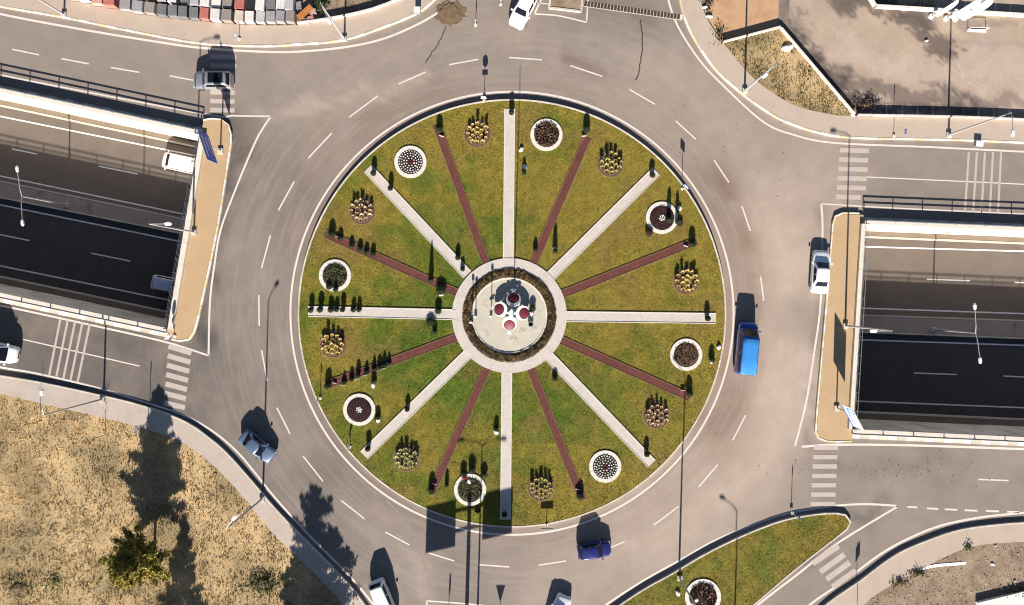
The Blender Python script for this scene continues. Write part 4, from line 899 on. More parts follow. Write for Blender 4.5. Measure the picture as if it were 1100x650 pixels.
for px, py, lab in ((563.5, 180, 'white rock right of the upper white path'), (560, 161, 'small white rock left of the upper flower bed'), (596, 268, 'white rock at the foot of the tall slim shrub'), (474, 316, 'white rock at the foot of the broad dark bush'), (772, 373, 'white rock by the kerb at the right'), (764, 388, 'white rock in front of the dark shrub at the right'), (730, 224, 'white rock at the right rim of the upper right flower bed'),
                    (533, 464, 'white rock at the foot of the shrub left of the lower white path'), (401, 414, 'white rock below the single shrub at lower left'), (406, 451, 'white rock right of the dark red flower bed'), (504, 517, 'white rock on the rim of the bottom flower bed'), (748, 644, 'white rock in the twiggy bed of the lower island'), (728, 637, 'small white rock left of the twiggy bed')):
    mb = MB(); mb.lathe([(.01, 0), (.26, .0), (.3, .12), (.2, .24), (.01, .28)], 9, (0, 0, 0), .18); o = mb.build('rock', M['white'], None, P(px, py, IH), rnd.uniform(0, 6)); o.scale = (1, .75, 1); tag(o, lab, 'rock')

# ------------------------------------------------------------------ monument on the plaza
mo = empty('monument', P(549.5, 335.5, IH + .07), 0, label='monument of four tilted maroon discs with white crescents and stars', cat='monument')
mb = MB(); mb.lathe([(.0, 0), (1.0, 0), (1.0, .18), (.55, .22), (.42, .8), (.5, 1.25), (.36, 1.36), (.0, 1.36)], 4); mb.build('pedestal', M['white'], mo, rz=R(0))
def crescent(ro, ri, off, n=40):
    out = []
    # outer arc minus inner circle shifted by off along +y
    for i in range(n): 
        a = 2 * math.pi * i / n; out.append((ro * math.cos(a), ro * math.sin(a)))
    inn = [(ri * math.cos(2 * math.pi * i / n), off + ri * math.sin(2 * math.pi * i / n)) for i in range(n)]
    return out, inn
def star(r, n=5, rot=math.pi / 2): return [((r if i % 2 == 0 else r * .42) * math.cos(rot + i * math.pi / n), (r if i % 2 == 0 else r * .42) * math.sin(rot + i * math.pi / n)) for i in range(2 * n)]
for (px, py), az in (((551.6, 321.8), 90), ((537.8, 332.5), 172), ((561.4, 336.3), -8), ((547.4, 347.3), -92)):
    c = P(px, py, 1.15) - Vector(mo.location); az = R(az); out = Vector((math.cos(az), math.sin(az), 0))
    em = bpy.data.objects.new('emblem', None)
    tilt = R(19); nrm = (Vector((0, 0, 1)) * math.cos(tilt) + out * math.sin(tilt)).normalized(); yax = (out - nrm * out.dot(nrm)).normalized(); xax = yax.cross(nrm)
    rot = Matrix((xax, yax, nrm)).transposed().to_4x4()
    d = MB(); d.lathe([(.0, -.08), (.62, -.06), (.62, .02), (.5, .06), (.25, .1), (.0, .11)], 32, (0, .1, 0)); o = d.build('disc', M['maroon'], mo, smooth=True); o.matrix_local = Matrix.Translation(c) @ rot
    ro_, ri_, of_ = .78, .62, .19; cr = MB(); n = 64; oc = []; ic = []
    for i in range(n):
        aa = 2 * math.pi * i / n; tt = min(ro_ - .012, of_ * math.sin(aa) + math.sqrt(ri_ ** 2 - (of_ * math.cos(aa)) ** 2)); oc.append((ro_ * math.cos(aa), ro_ * math.sin(aa))); ic.append((tt * math.cos(aa), tt * math.sin(aa)))
    vs = [(x, y, .09) for x, y in oc] + [(x, y, .09) for x, y in ic] + [(x, y, -.05) for x, y in oc] + [(x, y, -.05) for x, y in ic]
    keep = [i for i in range(n) if math.hypot(*ic[i]) < ro_ - .02 or math.hypot(*ic[(i + 1) % n]) < ro_ - .02]
    cr.add(vs, [(i, (i + 1) % n, n + (i + 1) % n, n + i) for i in keep] + [(2 * n + i, 2 * n + (i + 1) % n, (i + 1) % n, i) for i in keep] + [(3 * n + i, n + i, n + (i + 1) % n, 3 * n + (i + 1) % n) for i in keep]); o2 = cr.build('crescent', M['white'], o)
    s = MB().prism(star(.30), -.03, .09); o3 = s.build('star', M['white'], o); o3.location = (0, 1.0, .02)
    MB().bar((0, 0, -.05), (0, -.15, -.8), .12).build('support', M['white'], o)
fp = empty('flagpole', P(551.5, 336.5, IH + .07), label='tall thin bare flagpole rising from the monument', cat='flagpole')
MB().tube([(0, 0, 0), (0, 0, 11.6)], [.06, .035], 8).build('pole', M['white'], fp); MB().lathe([(0, 0), (.07, .05), (.0, .12)], 10, (0, 0, 11.6)).build('finial', M['white'], fp)
def garden_lamp(px, py, hh, lab, z=IH + .07):
    r = empty('garden_lamp', P(px, py, z), label=lab, cat='lamp', group='garden lamps round the monument'); MB().tube([(0, 0, 0), (0, 0, hh)], .045, 8).build('post', M['black'], r)
    MB().lathe([(.0, 0), (.13, 0), (.15, .25), (.1, .3), (0, .3)], 12).build('foot', M['black'], r); MB().lathe([(0, 0), (.12, .03), (.16, .16), (.12, .28), (0, .33)], 12, (0, 0, hh)).build('globe', M['lamp'], r, smooth=True)
garden_lamp(527.5, 338.5, 2.2, 'black garden lamp on the plaza left of the monument'); garden_lamp(507, 345, 2.0, 'black garden lamp at the left rim of the plaza'); garden_lamp(511, 339, 1.6, 'short black garden lamp between the plaza rim and the monument')
bk = empty('litter_bin', P(570, 348, IH + .07), label='round black bin on the plaza right of the monument', cat='bin'); MB().lathe([(.0, 0), (.27, 0), (.3, .6), (.25, .62), (.22, .5), (0, .5)], 16).build('drum', M['black'], bk); MB().lathe([(.22, .62), (.31, .62), (.31, .68), (.22, .68)], 16).build('rim_band', M['rail_light'], bk)
shrub(572, 331, .7, .3, 'dark bush on the plaza at the right of the monument', z=IH + .07, shape='ball')

# ------------------------------------------------------------------ street lamps
def street_lamp(px, py, hh, arm, al, lab, z=KH, double=False, group='street lamps along the road'):
    r = empty('street_lamp', P(px, py, z), label=lab, cat='street lamp', group=group); a = Vector((arm[0], arm[1], 0)).normalized()
    bb = MB().box((0, 0, .1), (.55, .55, .2), 0, .92); bb.build('base_block', M['kerb'], r); MB().box((0, 0, .215), (.34, .34, .03)).build('base_plate', M['pole'], r)
    MB().tube([(0, 0, .2), (0, 0, hh * .5), (0, 0, hh)], [.115, .09, .06], 10).build('pole', M['pole'], r)
    for s in ((1, -1) if double else (1,)):
        d = a * s; e = d * al + Vector((0, 0, hh + .25)); ar = MB().tube([(0, 0, hh - .05), d * (al * .3) + Vector((0, 0, hh + .15)), e], [.05, .04, .035], 8).build('arm', M['pole'], r)
        sd = Vector((-d.y, d.x, 0)); hd = MB(); q0 = e - d * .1; sec = [(0, .06, .05), (.15, .17, .1), (.5, .19, .11), (.72, .1, .05)]; vs = []
        for t, w_, h_ in sec:
            c = q0 + d * t; vs += [c - sd * w_, c + sd * w_, c + sd * w_ * .7 + Vector((0, 0, h_)), c - sd * w_ * .7 + Vector((0, 0, h_))]
        fs = [(0, 1, 2, 3), (15, 14, 13, 12)]
        for i in range(3):
            for j in range(4): k = (j + 1) % 4; fs.append((4 * i + j, 4 * i + 4 + j, 4 * i + 4 + k, 4 * i + k))
        hd.add(vs, fs); ho = hd.build('lamp_head', M['lamp'], ar); lc = q0 + d * .4 - Vector((0, 0, .012)); MB().box(lc, (.4, .24, .02), math.atan2(d.y, d.x)).build('lens', M['glasslens'], ar)
    return r
street_lamp(69, 16, 9.4, (.2, -1), 1.7, 'street lamp on the upper left pavement, nearest the left edge')
street_lamp(370, 42, 9.4, (.5, -1), 1.7, 'street lamp on the upper left pavement below the low wall')
street_lamp(800, 97.5, 9.4, (-.7, -.7), 1.6, 'street lamp on the upper right pavement beside the grass triangle')
street_lamp(1019, 145, 9.4, (-.03, -1), 1.7, 'street lamp on the upper right pavement near the right edge')
street_lamp(110, 429, 9.4, (0, 1), 1.9, 'street lamp on the lower left pavement near the left edge')
street_lamp(281.5, 536, 9.4, (.6, .8), 1.2, 'street lamp on the curved lower left pavement')
street_lamp(730, 621, 9.8, (-.6, .8), 1.6, 'street lamp on the rim of the lower triangular island', z=IH)
street_lamp(208.5, 249.5, 9.2, (1, 0), 1.6, 'street lamp on the left bridge pavement beside the parapet')
street_lamp(908, 350, 9.2, (-1, 0), 1.6, 'street lamp on the right bridge pavement beside the parapet')
street_lamp(512, 692, 9.8, (1, .05), 2.0, 'double armed street lamp at the lower splitter island', z=.2, double=True)
street_lamp(786, 770, 9.8, (-.9, .45), 1.5, 'street lamp beyond the lower edge of the picture', z=.2)
def med_lamp(px, py, lab):
    r = street_lamp(px, py, 7.4, (-.1, 1), 2.6, lab, z=D + .3, double=True, group='double street lamps on the underpass median'); return r
v = P(71, 220, D + .3)
med_lamp(71, 220, 'double armed street lamp on the left underpass median'); med_lamp(1003, 353.8, 'double armed street lamp on the right underpass median')

# ------------------------------------------------------------------ signs
def sign_panel(name, a, b, z0, z1, post, face, lab, back='steelback', posts=None, stripes=0, frontdir=1, cat='road sign', gz=KH, extra=False):
    a = P(*a); b = P(*b); a.z = b.z = 0; t = (b - a).normalized(); n = Vector((-t.y, t.x, 0)) * frontdir; pp = P(*post); root = empty(name, (pp.x, pp.y, gz), label=lab, cat=cat); o = -Vector((pp.x, pp.y, gz))
    def slab(p, q, za, zb, off, th, nm, m):
        vs = []
        for zz in (za, zb):
            for base in (p, q): vs += [base + n * off + Vector((0, 0, zz)) + o, base + n * (off + th) + Vector((0, 0, zz)) + o]
        return MB().add(vs, [(0, 1, 3, 2), (4, 6, 7, 5), (0, 4, 5, 1), (2, 3, 7, 6), (0, 2, 6, 4), (1, 5, 7, 3)]).build(nm, M[m], root)
    slab(a, b, z0, z1, -.03, .03, 'backing', back); slab(a, b, z0 + .05, z1 - .05, .001, .02, 'face', face)
    Lp = (b - a).length
    if stripes:
        for i in range(stripes):
            zz = z1 - (z1 - z0) * (i + .7) / (stripes + .4); l0 = .12 + .05 * (i % 2); l1 = .86 - .12 * ((i * 2) % 3)
            x = l0
            while x < l1:
                wl = min(rnd.uniform(.03, .08), l1 - x); slab(a + t * Lp * x, a + t * Lp * (x + wl), zz - .22, zz + .1, .022, .006, 'lettering', 'white'); x += wl + .018
    if extra:
        slab(a + t * Lp * .06, a + t * Lp * .32, z0 + (z1 - z0) * .35, z1 - .15, .022, .006, 'symbol', 'lightblue'); slab(a + t * Lp * .12, a + t * Lp * .26, z0 + (z1 - z0) * .55, z1 - .4, .0285, .005, 'symbol', 'white')
        slab(a + t * Lp * .02, a + t * Lp * .98, z0 + .07, z0 + .35, .022, .006, 'symbol', 'blue')
        for i in range(4): slab(a + t * Lp * (.38 + .13 * i), a + t * Lp * (.47 + .13 * i), z0 + .7 + .1 * (i % 2), z0 + 1.0, .022, .006, 'lettering', 'blue')
    for p in (posts or [post]):
        q = P(*p); MB().tube([(q.x + o.x, q.y + o.y, 0), (q.x + o.x, q.y + o.y, z1 - gz - .05)], .075, 8).build('post', M['pole'], root)
        MB().box((q.x + o.x, q.y + o.y, .09), (.6, .6, .18), 0, .9).build('footing', M['kerb'], root)
    return root
sign_panel('direction_sign', (235, 151), (245, 181), 2.6, 5.1, (238, 163), 'blue', 'blue direction sign with white lettering on the left bridge pavement', stripes=3, frontdir=-1 if False else 1)
sign_panel('direction_sign', (893, 431), (905, 453), 2.2, 4.6, (897.5, 438), 'white', 'white and blue direction sign on the right bridge pavement', stripes=0, frontdir=-1, extra=True)
# big two panel sign below the picture: only its shadow falls into view
bs = empty('gantry_sign', P(500, 700, .2), label='two panel direction sign at the lower splitter island', cat='road sign')
MB().tube([(0, 0, 0), (0, 0, 8.0)], .2, 12).build('post', M['pole'], bs); MB().box((0, 0, .15), (1.2, 1.2, .3)).build('footing', M['kerb'], bs)
tv = Vector((1, .235, 0)).normalized()
for s0, s1 in ((-4.75, -1.5), (1.5, 4.75)):
    p, q_ = tv * s0, tv * s1; MB().bar(p + Vector((0, 0, 6.35)), q_ + Vector((0, 0, 6.35)), .08, 2.6).build('panel', M['blue'], bs)
for zz in (5.75, 7.05): MB().bar(tv * -4.4 + Vector((0, .1, zz)), tv * 4.4 + Vector((0, .1, zz)), .14, .16).build('arm', M['pole'], bs)
def traffic_sign(px, py, hh, kind, lab, rz=0.0, z=IH, size=.6):
    r = empty('traffic_sign', P(px, py, z), rz, label=lab, cat='road sign'); MB().tube([(0, 0, 0), (0, 0, hh)], .035, 8).build('post', M['pole'], r); MB().box((0, 0, .05), (.3, .3, .1)).build('footing', M['kerb'], r)
    pts = {'round': [(math.cos(2 * math.pi * i / 24) * size / 2, math.sin(2 * math.pi * i / 24) * size / 2) for i in range(24)], 'yield': [(-size * .55, size * .45), (size * .55, size * .45), (0, -size * .5)][::-1], 'rect': [(-size / 2, -size * .35), (size / 2, -size * .35), (size / 2, size * .35), (-size / 2, size * .35)], 'board': [(-size, -size * .28), (size, -size * .28), (size, size * .28), (-size, size * .28)]}[kind]
    def vert(pp, y0, y1, zc, k, nm, m, par=r):
        n = len(pp); vs = [(x * k, y0, zc + y * k) for x, y in pp] + [(x * k, y1, zc + y * k) for x, y in pp]
        return MB().add(vs, [tuple(range(n)), tuple(range(n, 2 * n))[::-1]] + [(i, n + i, n + (i + 1) % n, (i + 1) % n) for i in range(n)]).build(nm, M[m], par)
    zc = hh - size * .45
    vert(pts, -.06, -.04, zc, 1.0, 'plate', 'signred' if kind == 'yield' else 'steelback' if kind in ('board', 'round') else 'blue'); vert(pts, -.066, -.0601, zc, .74, 'face', 'steelback' if kind == 'board' else 'white')
    if kind == 'round': vert([(-.3, -.13), (.3, -.13), (.3, .13), (-.3, .13)], -.06, -.04, zc - .55, 1, 'sub_plate', 'white')
    return r
traffic_sign(520, 108.5, 2.0, 'round', 'small round traffic sign with sub plate at the top rim of the island', 0)
traffic_sign(733, 203, 2.2, 'rect', 'narrow traffic sign at the upper right rim of the island', R(-50), size=.7)
traffic_sign(587, 564, 1.3, 'board', 'low board sign at the lower rim of the island', 0, size=.65)
traffic_sign(344, 428, 1.7, 'board', 'low board sign at the left rim of the island', R(86), size=.6); traffic_sign(376, 480, 1.2, 'board', 'low board sign at the lower left rim of the island', R(75), size=.6)
traffic_sign(187.5, 361, 2.1, 'round', 'round traffic sign at the lower end of the left bridge pavement', R(55), z=KH, size=.7)
traffic_sign(159, 456, 2.8, 'rect', 'narrow traffic sign on the lower left pavement', R(85), z=KH, size=.7)
traffic_sign(536, 693, 2.7, 'yield', 'yield sign at the lower splitter island', 0, z=.2, size=.9); traffic_sign(481, 690, 3.1, 'rect', 'edge on sign at the lower splitter island', R(80), z=.2, size=1.2)
traffic_sign(920.5, 657, 3.1, 'rect', 'traffic sign on the lower right pavement', R(62), z=KH, size=1.0)
traffic_sign(851, 551, 2.0, 'rect', 'thin traffic sign on the tip of the lower triangular island', R(90), z=IH, size=.5)
traffic_sign(960, 146, 2.4, 'rect', 'thin traffic sign on the upper right pavement', R(88), z=KH, size=.5)
traffic_sign(257, 42, 1.5, 'rect', 'small blue traffic sign on the upper left pavement', R(70), z=KH, size=.6)
traffic_sign(511, 27, 1.6, 'round', 'slim traffic marker on the road at the upper exit', R(84), z=0, size=.4); traffic_sign(538, 5, 1.3, 'round', 'slim traffic marker beside the white car at the top', R(80), z=0, size=.4)
def cabinet(px, py, d, lab, m='potgrey'):
    r = empty('utility_box', P(px, py, KH), rnd.uniform(-.2, .2), label=lab, cat='box'); MB().box((0, 0, d[2] / 2), d).build('body', M[m], r); MB().box((0, 0, d[2] + .025), (d[0] + .08, d[1] + .08, .05)).build('lid', M['lamp'], r); MB().box((.1, -d[1] / 2 - .012, d[2] * .5), (.04, .024, .12)).build('handle', M['black'], r)
cabinet(449, 13, (.6, .5, .7), 'small grey utility box on the upper left pavement corner'); cabinet(1050, 155, (.7, .5, .35), 'grey drain box at the kerb of the upper right road')

# ------------------------------------------------------------------ vehicles
def car(px, py, heading, kind, paintm, lab, z=0.0, L=4.4, W=1.8, Hh=1.48, roofm=None, name='car', cat='car'):
    """heading: degrees, picture direction of travel, 0 = right, 90 = up"""
    root = empty(name, P(px, py, z), R(heading), label=lab, cat=cat); hw = W / 2; pm = M[paintm]
    if kind == 'sedan': hood, belt, trunk, wb, rf, rr, rb, ht = .72, .90, .98, .22, .06, -.22, -.36, .95
    elif kind == 'hatch': hood, belt, trunk, wb, rf, rr, rb, ht = .76, .92, .98, .24, .09, -.36, -.45, .98
    elif kind == 'suv': hood, belt, trunk, wb, rf, rr, rb, ht = .92, 1.06, 1.1, .23, .10, -.40, -.47, 1.1
    else: hood, belt, trunk, wb, rf, rr, rb, ht = 1.0, 1.2, 1.25, .375, .215, -.475, -.495, 1.25
    st = []   # x fraction, half width, top height, bottom
    xs = [-.5, -.49, -.465, -.42, -.3, -.1, .1, .25, .35, .42, .465, .49, .5]
    wf = [.72, .84, .93, .975, 1, 1, 1, 1, .985, .95, .88, .76, .60]
    for x, wk_ in zip(xs, wf):
        if x < rb: zt = trunk - .05 * ((rb - x) / max(.01, rb + .5)) ** 2 - (.22 if x <= -.495 else .05 if x < -.485 else 0)
        elif x < wb: zt = belt + (trunk - belt) * (wb - x) / (wb - rb) * .6
        else: u = (x - wb) / (.5 - wb); zt = belt + (hood - belt) * min(1, u * 1.0) - .10 * u ** 3 - (.2 if x >= .495 else .07 if x > .485 else 0)
        st.append((x * L, hw * wk_, zt, .2 if abs(x) < .47 else .26))
    mb = MB(); rings = []
    for x, w_, zt, zb in st:
        half = [(0, zt + .035), (.55 * w_, zt + .02), (.84 * w_, zt - .02), (.97 * w_, zt - .12), (w_, (zt + zb) * .55), (.99 * w_, zb + .15), (.9 * w_, zb)]
        ring = [(x, y, zz) for y, zz in half] + [(x, -y, zz) for y, zz in half[::-1] if y > 0]; rings.append(ring)
    n = len(rings[0]); vs = [p for r_ in rings for p in r_]; fs = []
    for i in range(len(rings) - 1):
        for j in range(n): k = (j + 1) % n; fs.append((i * n + j, i * n + k, (i + 1) * n + k, (i + 1) * n + j))
    fs += [tuple(range(n))[::-1], tuple((len(rings) - 1) * n + j for j in range(n))]; mb.add(vs, fs); body = mb.build('body', pm, root, smooth=True)
    bv = body.modifiers.new('edge', 'EDGE_SPLIT'); bv.split_angle = R(38)
    # cabin
    zb_ = belt - .06; z1 = Hh; bw, tw = hw * .93, hw * .72 if kind != 'van' else hw * .86
    def sec(f):   # f: 0 belt, 1 roof
        return (wb + (rf - wb) * f) * L, (rb + (rr - rb) * f) * L, bw + (tw - bw) * f, zb_ + (z1 - zb_) * f
    cb = MB(); vs = []; fr = [0, .5, .86, .97, 1.0]; ins = [0, 0, .0, .045, .12]
    for f, i_ in zip(fr, ins):
        xf, xb, w_, zz = sec(f); xf -= i_; xb += i_; w_ -= i_ * .8
        vs += [(xf, -w_ * .86, zz), (xf + .04, 0, zz), (xf, w_ * .86, zz), (xf - .12, w_, zz), ((xf + xb) / 2, w_ * 1.02, zz), (xb + .12, w_, zz), (xb, w_ * .86, zz), (xb - .03, 0, zz), (xb, -w_ * .86, zz), (xb + .12, -w_, zz), ((xf + xb) / 2, -w_ * 1.02, zz), (xf - .12, -w_, zz)]
    n = 12; fs = []
    for i in range(len(fr) - 1):
        for j in range(n): k = (j + 1) % n; fs.append((i * n + j, i * n + k, (i + 1) * n + k, (i + 1) * n + j))
    tp = (len(fr) - 1) * n; vs.append((sum(v_[0] for v_ in vs[tp:tp + n]) / n, 0, z1 + .025)); ci = len(vs) - 1
    fs += [(tp + j, tp + (j + 1) % n, ci) for j in range(n)]; cb.add(vs, fs); cab = cb.build('cabin', pm, root, smooth=True); e2 = cab.modifiers.new('edge', 'EDGE_SPLIT'); e2.split_angle = R(35)
    if roofm:
        x0, x1, w_, zz = sec(1); MB().box(((x0 + x1) / 2 - .02, 0, z1 + .028), ((x0 - x1) - .5, w_ * 1.55, .02)).build('glass_roof', M[roofm], root)
    def pane(pts, off, nm):
        a, b, c, d = [Vector(p) for p in pts]; nrm = (b - a).cross(d - a).normalized(); vs = [p + nrm * off for p in (a, b, c, d)] + [p - nrm * .01 for p in (a, b, c, d)]
        MB().add(vs, [(0, 1, 2, 3), (0, 4, 5, 1), (1, 5, 6, 2), (2, 6, 7, 3), (3, 7, 4, 0)]).build(nm, M['glass'], root)
    def at(f, front, yk):
        xf, xb, w_, zz = sec(f); return ((xf if front else xb) + (.045 if front else -.035) * (1 - abs(yk)), w_ * .80 * yk, zz)
    f0, f1 = (.1, .88)
    for s0, s1 in ((-1, 0), (0, 1)):
        pane([at(f0, True, s0), at(f0, True, s1), at(f1, True, s1), at(f1, True, s0)], .016, 'windshield' if s0 else 'windshield')
        pane([at(f0 + .1, False, s1), at(f0 + .1, False, s0), at(f1, False, s0), at(f1, False, s1)], .016, 'rear_window')
    def sd(f, u, s):
        xf, xb, w_, zz = sec(f); xf -= .26; xb += .26; x = xf + (xb - xf) * u; k = 1 + .02 * (1 - abs(2 * u - 1)); return (x, s * (w_ * k + .0), zz)
    for s in (1, -1):
        for u0, u1 in ((.0, .48), (.53, 1.0)):
            q4 = [sd(.22, u0, s), sd(.22, u1, s), sd(.84, u1, s), sd(.84, u0, s)]; pane(q4 if s > 0 else [q4[1], q4[0], q4[3], q4[2]], .02, 'side_window')
        MB().box(((wb - .03) * L, s * (hw + .09), belt + .02), (.14, .2, .13)).build('mirror', pm, root)
        MB().box((.455 * L, s * hw * .66, hood - .14), (.16, hw * .34, .12)).build('headlight', M['headlight'], root); MB().box((-.478 * L, s * hw * .72, trunk - .2), (.10, hw * .28, .16)).build('taillight', M['taillight'], root)
        for x in (.31, -.30):
            rw = .33 if kind in ('suv', 'van') else .31; wl = MB(); prof = [(.16, -.1), (rw - .03, -.1), (rw, -.06), (rw, .06), (rw - .03, .1), (.16, .1)]; wl.lathe(prof, 20); wo = wl.build('wheel', M['tyre'], root, smooth=False); wo.location = (x * L, s * (hw - .1), rw); wo.rotation_euler = (R(90), 0, 0)
            MB().lathe([(.0, -.07), (.1, -.085), (.17, -.075), (.17, .075), (.1, .085), (.0, .07)], 14).build('rim', M['rim'], wo)
    MB().box((.497 * L, 0, .42), (.05, hw * .9, .16)).build('grille', M['black'], root); MB().box((-.497 * L, 0, .55), (.04, .5, .12)).build('number_plate', M['white'], root)
    return root
car(231.5, 88.5, 180, 'suv', 'car_silver', 'silver car with black glass roof on the upper left crossing', L=4.15, W=1.85, Hh=1.62, roofm='glass')
car(563, 11, -116.5, 'suv', 'car_white', 'white car cut by the top edge, entering the roundabout', L=4.5, W=1.85, Hh=1.6)
car(199, 177, 168, 'van', 'car_white', 'white van driving out from under the left bridge', z=D, L=4.6, W=1.9, Hh=1.85, cat='van', name='van')
car(186, 306.5, -12, 'hatch', 'car_steel', 'pale blue grey car driving under the left bridge in shade', z=D, L=4.3, W=1.8, Hh=1.5)
car(-1, 376.5, -11, 'van', 'car_white', 'white van cut by the left edge on the lower left road', L=4.9, W=1.95, Hh=2.0, cat='van', name='van')
car(279, 478, -39, 'sedan', 'car_greyblue', 'grey blue sedan on the left side of the roundabout', L=4.15, W=1.75, Hh=1.48)
car(413, 642, -68, 'suv', 'car_white', 'white car leaving at the lower left beside the curved pavement', L=4.5, W=1.85, Hh=1.65)
car(599, 657, 68, 'sedan', 'car_white', 'white car cut by the bottom edge right of centre', L=4.3, W=1.8, Hh=1.45)
car(637.5, 588.5, 8, 'hatch', 'car_navy', 'small dark blue hatchback on the lower side of the roundabout', L=3.6, W=1.7, Hh=1.5)
car(878.5, 292, 86, 'sedan', 'car_white', 'white sedan at the kerb of the right bridge', L=4.65, W=1.85, Hh=1.46)
car(799, 373.5, 84.5, 'van', 'van_blue', 'blue van with light blue roof on the right side of the roundabout', L=5.6, W=2.05, Hh=2.15, cat='van', name='van')
vb = [o for o in COL.objects if o.get('label', '').startswith('blue van with')][0]
rf_ = MB(); vs = []
for x in (-2.66, -2.6, -1.0, .4, 1.0, 1.08):
    k = .9 if x in (-2.66, 1.08) else 1
    for y, zz in ((-.86, 2.05), (-.8, 2.15), (-.4, 2.205), (0, 2.215), (.4, 2.205), (.8, 2.15), (.86, 2.05)): vs.append((x, y * k, zz - (.03 if k < 1 else 0)))
rf_.add(vs, [(7 * i + j, 7 * i + 7 + j, 7 * i + 8 + j, 7 * i + 1 + j) for i in range(5) for j in range(6)]); rf_.build('roof_panel', M['van_sky'], vb, smooth=True)

# ------------------------------------------------------------------ stacked paver pallets in the yard
cols = {'grey': (.26, .25, .25), 'dark grey': (.14, .14, .145), 'white': (.58, .55, .52), 'red': (.36, .12, .095), 'pink': (.45, .24, .20), 'cream': (.47, .40, .32), 'brown grey': (.23, .20, .18), 'light grey': (.38, .37, .37), 'black': (.018, .018, .02)}
PMAT = {k: mat('paver_' + k.replace(' ', '_'), c, .9, .1, 2, .2, 14, .3, 20, hueobj=.08) for k, c in cols.items()}
slab_cache = {}
def pallet(px, py, col, w_, lab, hh=.85, dpt=1.2):
    hh = round(hh, 1); r = empty('paver_pallet', P(px, py, .2), R(rnd.uniform(-3, 3) - 3), label=lab, cat='pallet', group='paver pallets in the yard')
    key = (col, w_, hh)
    if key not in slab_cache:
        mb = MB(); nl_ = max(2, int(hh / .2)); lh = (hh - .14) / nl_
        for k in range(nl_):
            for i in range(4):
                for j in range(4): mb.box(((i - 1.5) * w_ * .92 / 4, (j - 1.5) * dpt * .95 / 4, .14 + lh * (k + .5)), (w_ / 4 - .03, dpt / 4 - .025, lh - .012))
        b2 = MB()
        for j in range(3): b2.box((0, (j - 1) * dpt * .42, .035), (w_, .1, .07))
        for i in range(5): b2.box(((i - 2) * w_ * .23, 0, .105), (.1, dpt, .06))
        slab_cache[key] = (mb.mesh('paver_stack', PMAT[col]), b2.mesh('pallet_base', M['bark']))
    tag(link('paver_stack', slab_cache[key][0], None, r), kind='stuff'); link('pallet_base', slab_cache[key][1], None, r)
ordn = ['first', 'second', 'third', 'fourth', 'fifth', 'sixth', 'seventh', 'eighth', 'ninth', 'tenth', 'eleventh', 'twelfth', 'thirteenth', 'fourteenth', 'fifteenth', 'sixteenth', 'seventeenth', 'eighteenth', 'nineteenth', 'twentieth', 'twenty first', 'twenty second']
rowA = [(82, -4, 'pink', 1.2), (95, -2, 'white', 1.2), (109, 1.5, 'pink', 1.25), (123, 4, 'red', 1.25), (139, 7.5, 'grey', 1.2), (152, 10, 'grey', 1.2), (165, 11.5, 'brown grey', 1.15), (178, 13.5, 'dark grey', 1.05), (190, 15, 'dark grey', 1.0), (200.5, 16, 'dark grey', 1.0), (212, 17, 'dark grey', 1.0), (223, 17.5, 'red', 1.0), (235, 19, 'white', 1.05), (247.5, 20, 'brown grey', 1.1), (260, 20.5, 'cream', 1.0), (271, 21, 'white', 1.0), (282.5, 21, 'light grey', 1.0), (293.5, 21, 'grey', 1.0), (304, 21, 'grey', 1.0), (314.5, 21, 'brown grey', .95)]
rowB = [(165, -3, 'cream', 1.1), (178, -1, 'light grey', 1.0), (189, 0, 'white', 1.0), (202, 2, 'dark grey', 1.0), (213, 3.5, 'light grey', 1.0), (224, 4.5, 'white', 1.05), (235.5, 5.5, 'white', 1.05), (247.5, 6.5, 'brown grey', 1.05), (260.5, 7, 'red', 1.1), (272, 8, 'black', 1.0), (282.5, 8.5, 'white', 1.0), (293.5, 8.5, 'dark grey', 1.0), (304, 9, 'white', 1.0), (314, 9, 'light grey', .95)]
rowC = [(224, -8, 'grey', 1.0), (236, -7.5, 'white', 1.05), (248, -6, 'dark grey', 1.05), (261, -5, 'cream', 1.05), (273, -5, 'white', 1.0), (283, -4, 'grey', 1.0), (294, -4, 'brown grey', 1.0), (304.5, -3.5, 'dark grey', 1.0), (314.5, -3.5, 'white', 1.0)]
for nm, row in (('front', rowA), ('middle', rowB), ('back', rowC)):
    for i, (px, py, c, w_) in enumerate(row): pallet(px, py, c, w_, '%s paver pallet in the yard, %s from the left in the %s row' % (c, ordn[i], nm), hh=rnd.choice((.8, .9, 1.0, 1.1)))
def crate(px, py, col, lab, sz=(1.0, .8, .5), rz=0.0):
    r = empty('crate', P(px, py, .2), rz, label=lab, cat='crate', group='crates at the end of the pallet rows'); mm = mat('crate_' + str(px), col, .8, .1, 4, .1, 20)
    for i in range(5): MB().box((0, (i - 2) * sz[1] / 5, sz[2] - .02), (sz[0], sz[1] / 5 - .04, .03)).build('plank', mm, r)
    for sx in (-1, 1):
        for k in range(2): MB().box((sx * (sz[0] / 2 - .03), 0, .12 + k * .22), (.03, sz[1], .16)).build('side_board', mm, r)
    for sx in (-1, 1):
        for sy in (-1, 1): MB().box((sx * (sz[0] / 2 - .07), sy * (sz[1] / 2 - .05), sz[2] / 2 - .03), (.07, .07, sz[2] - .06)).build('corner_post', mm, r)
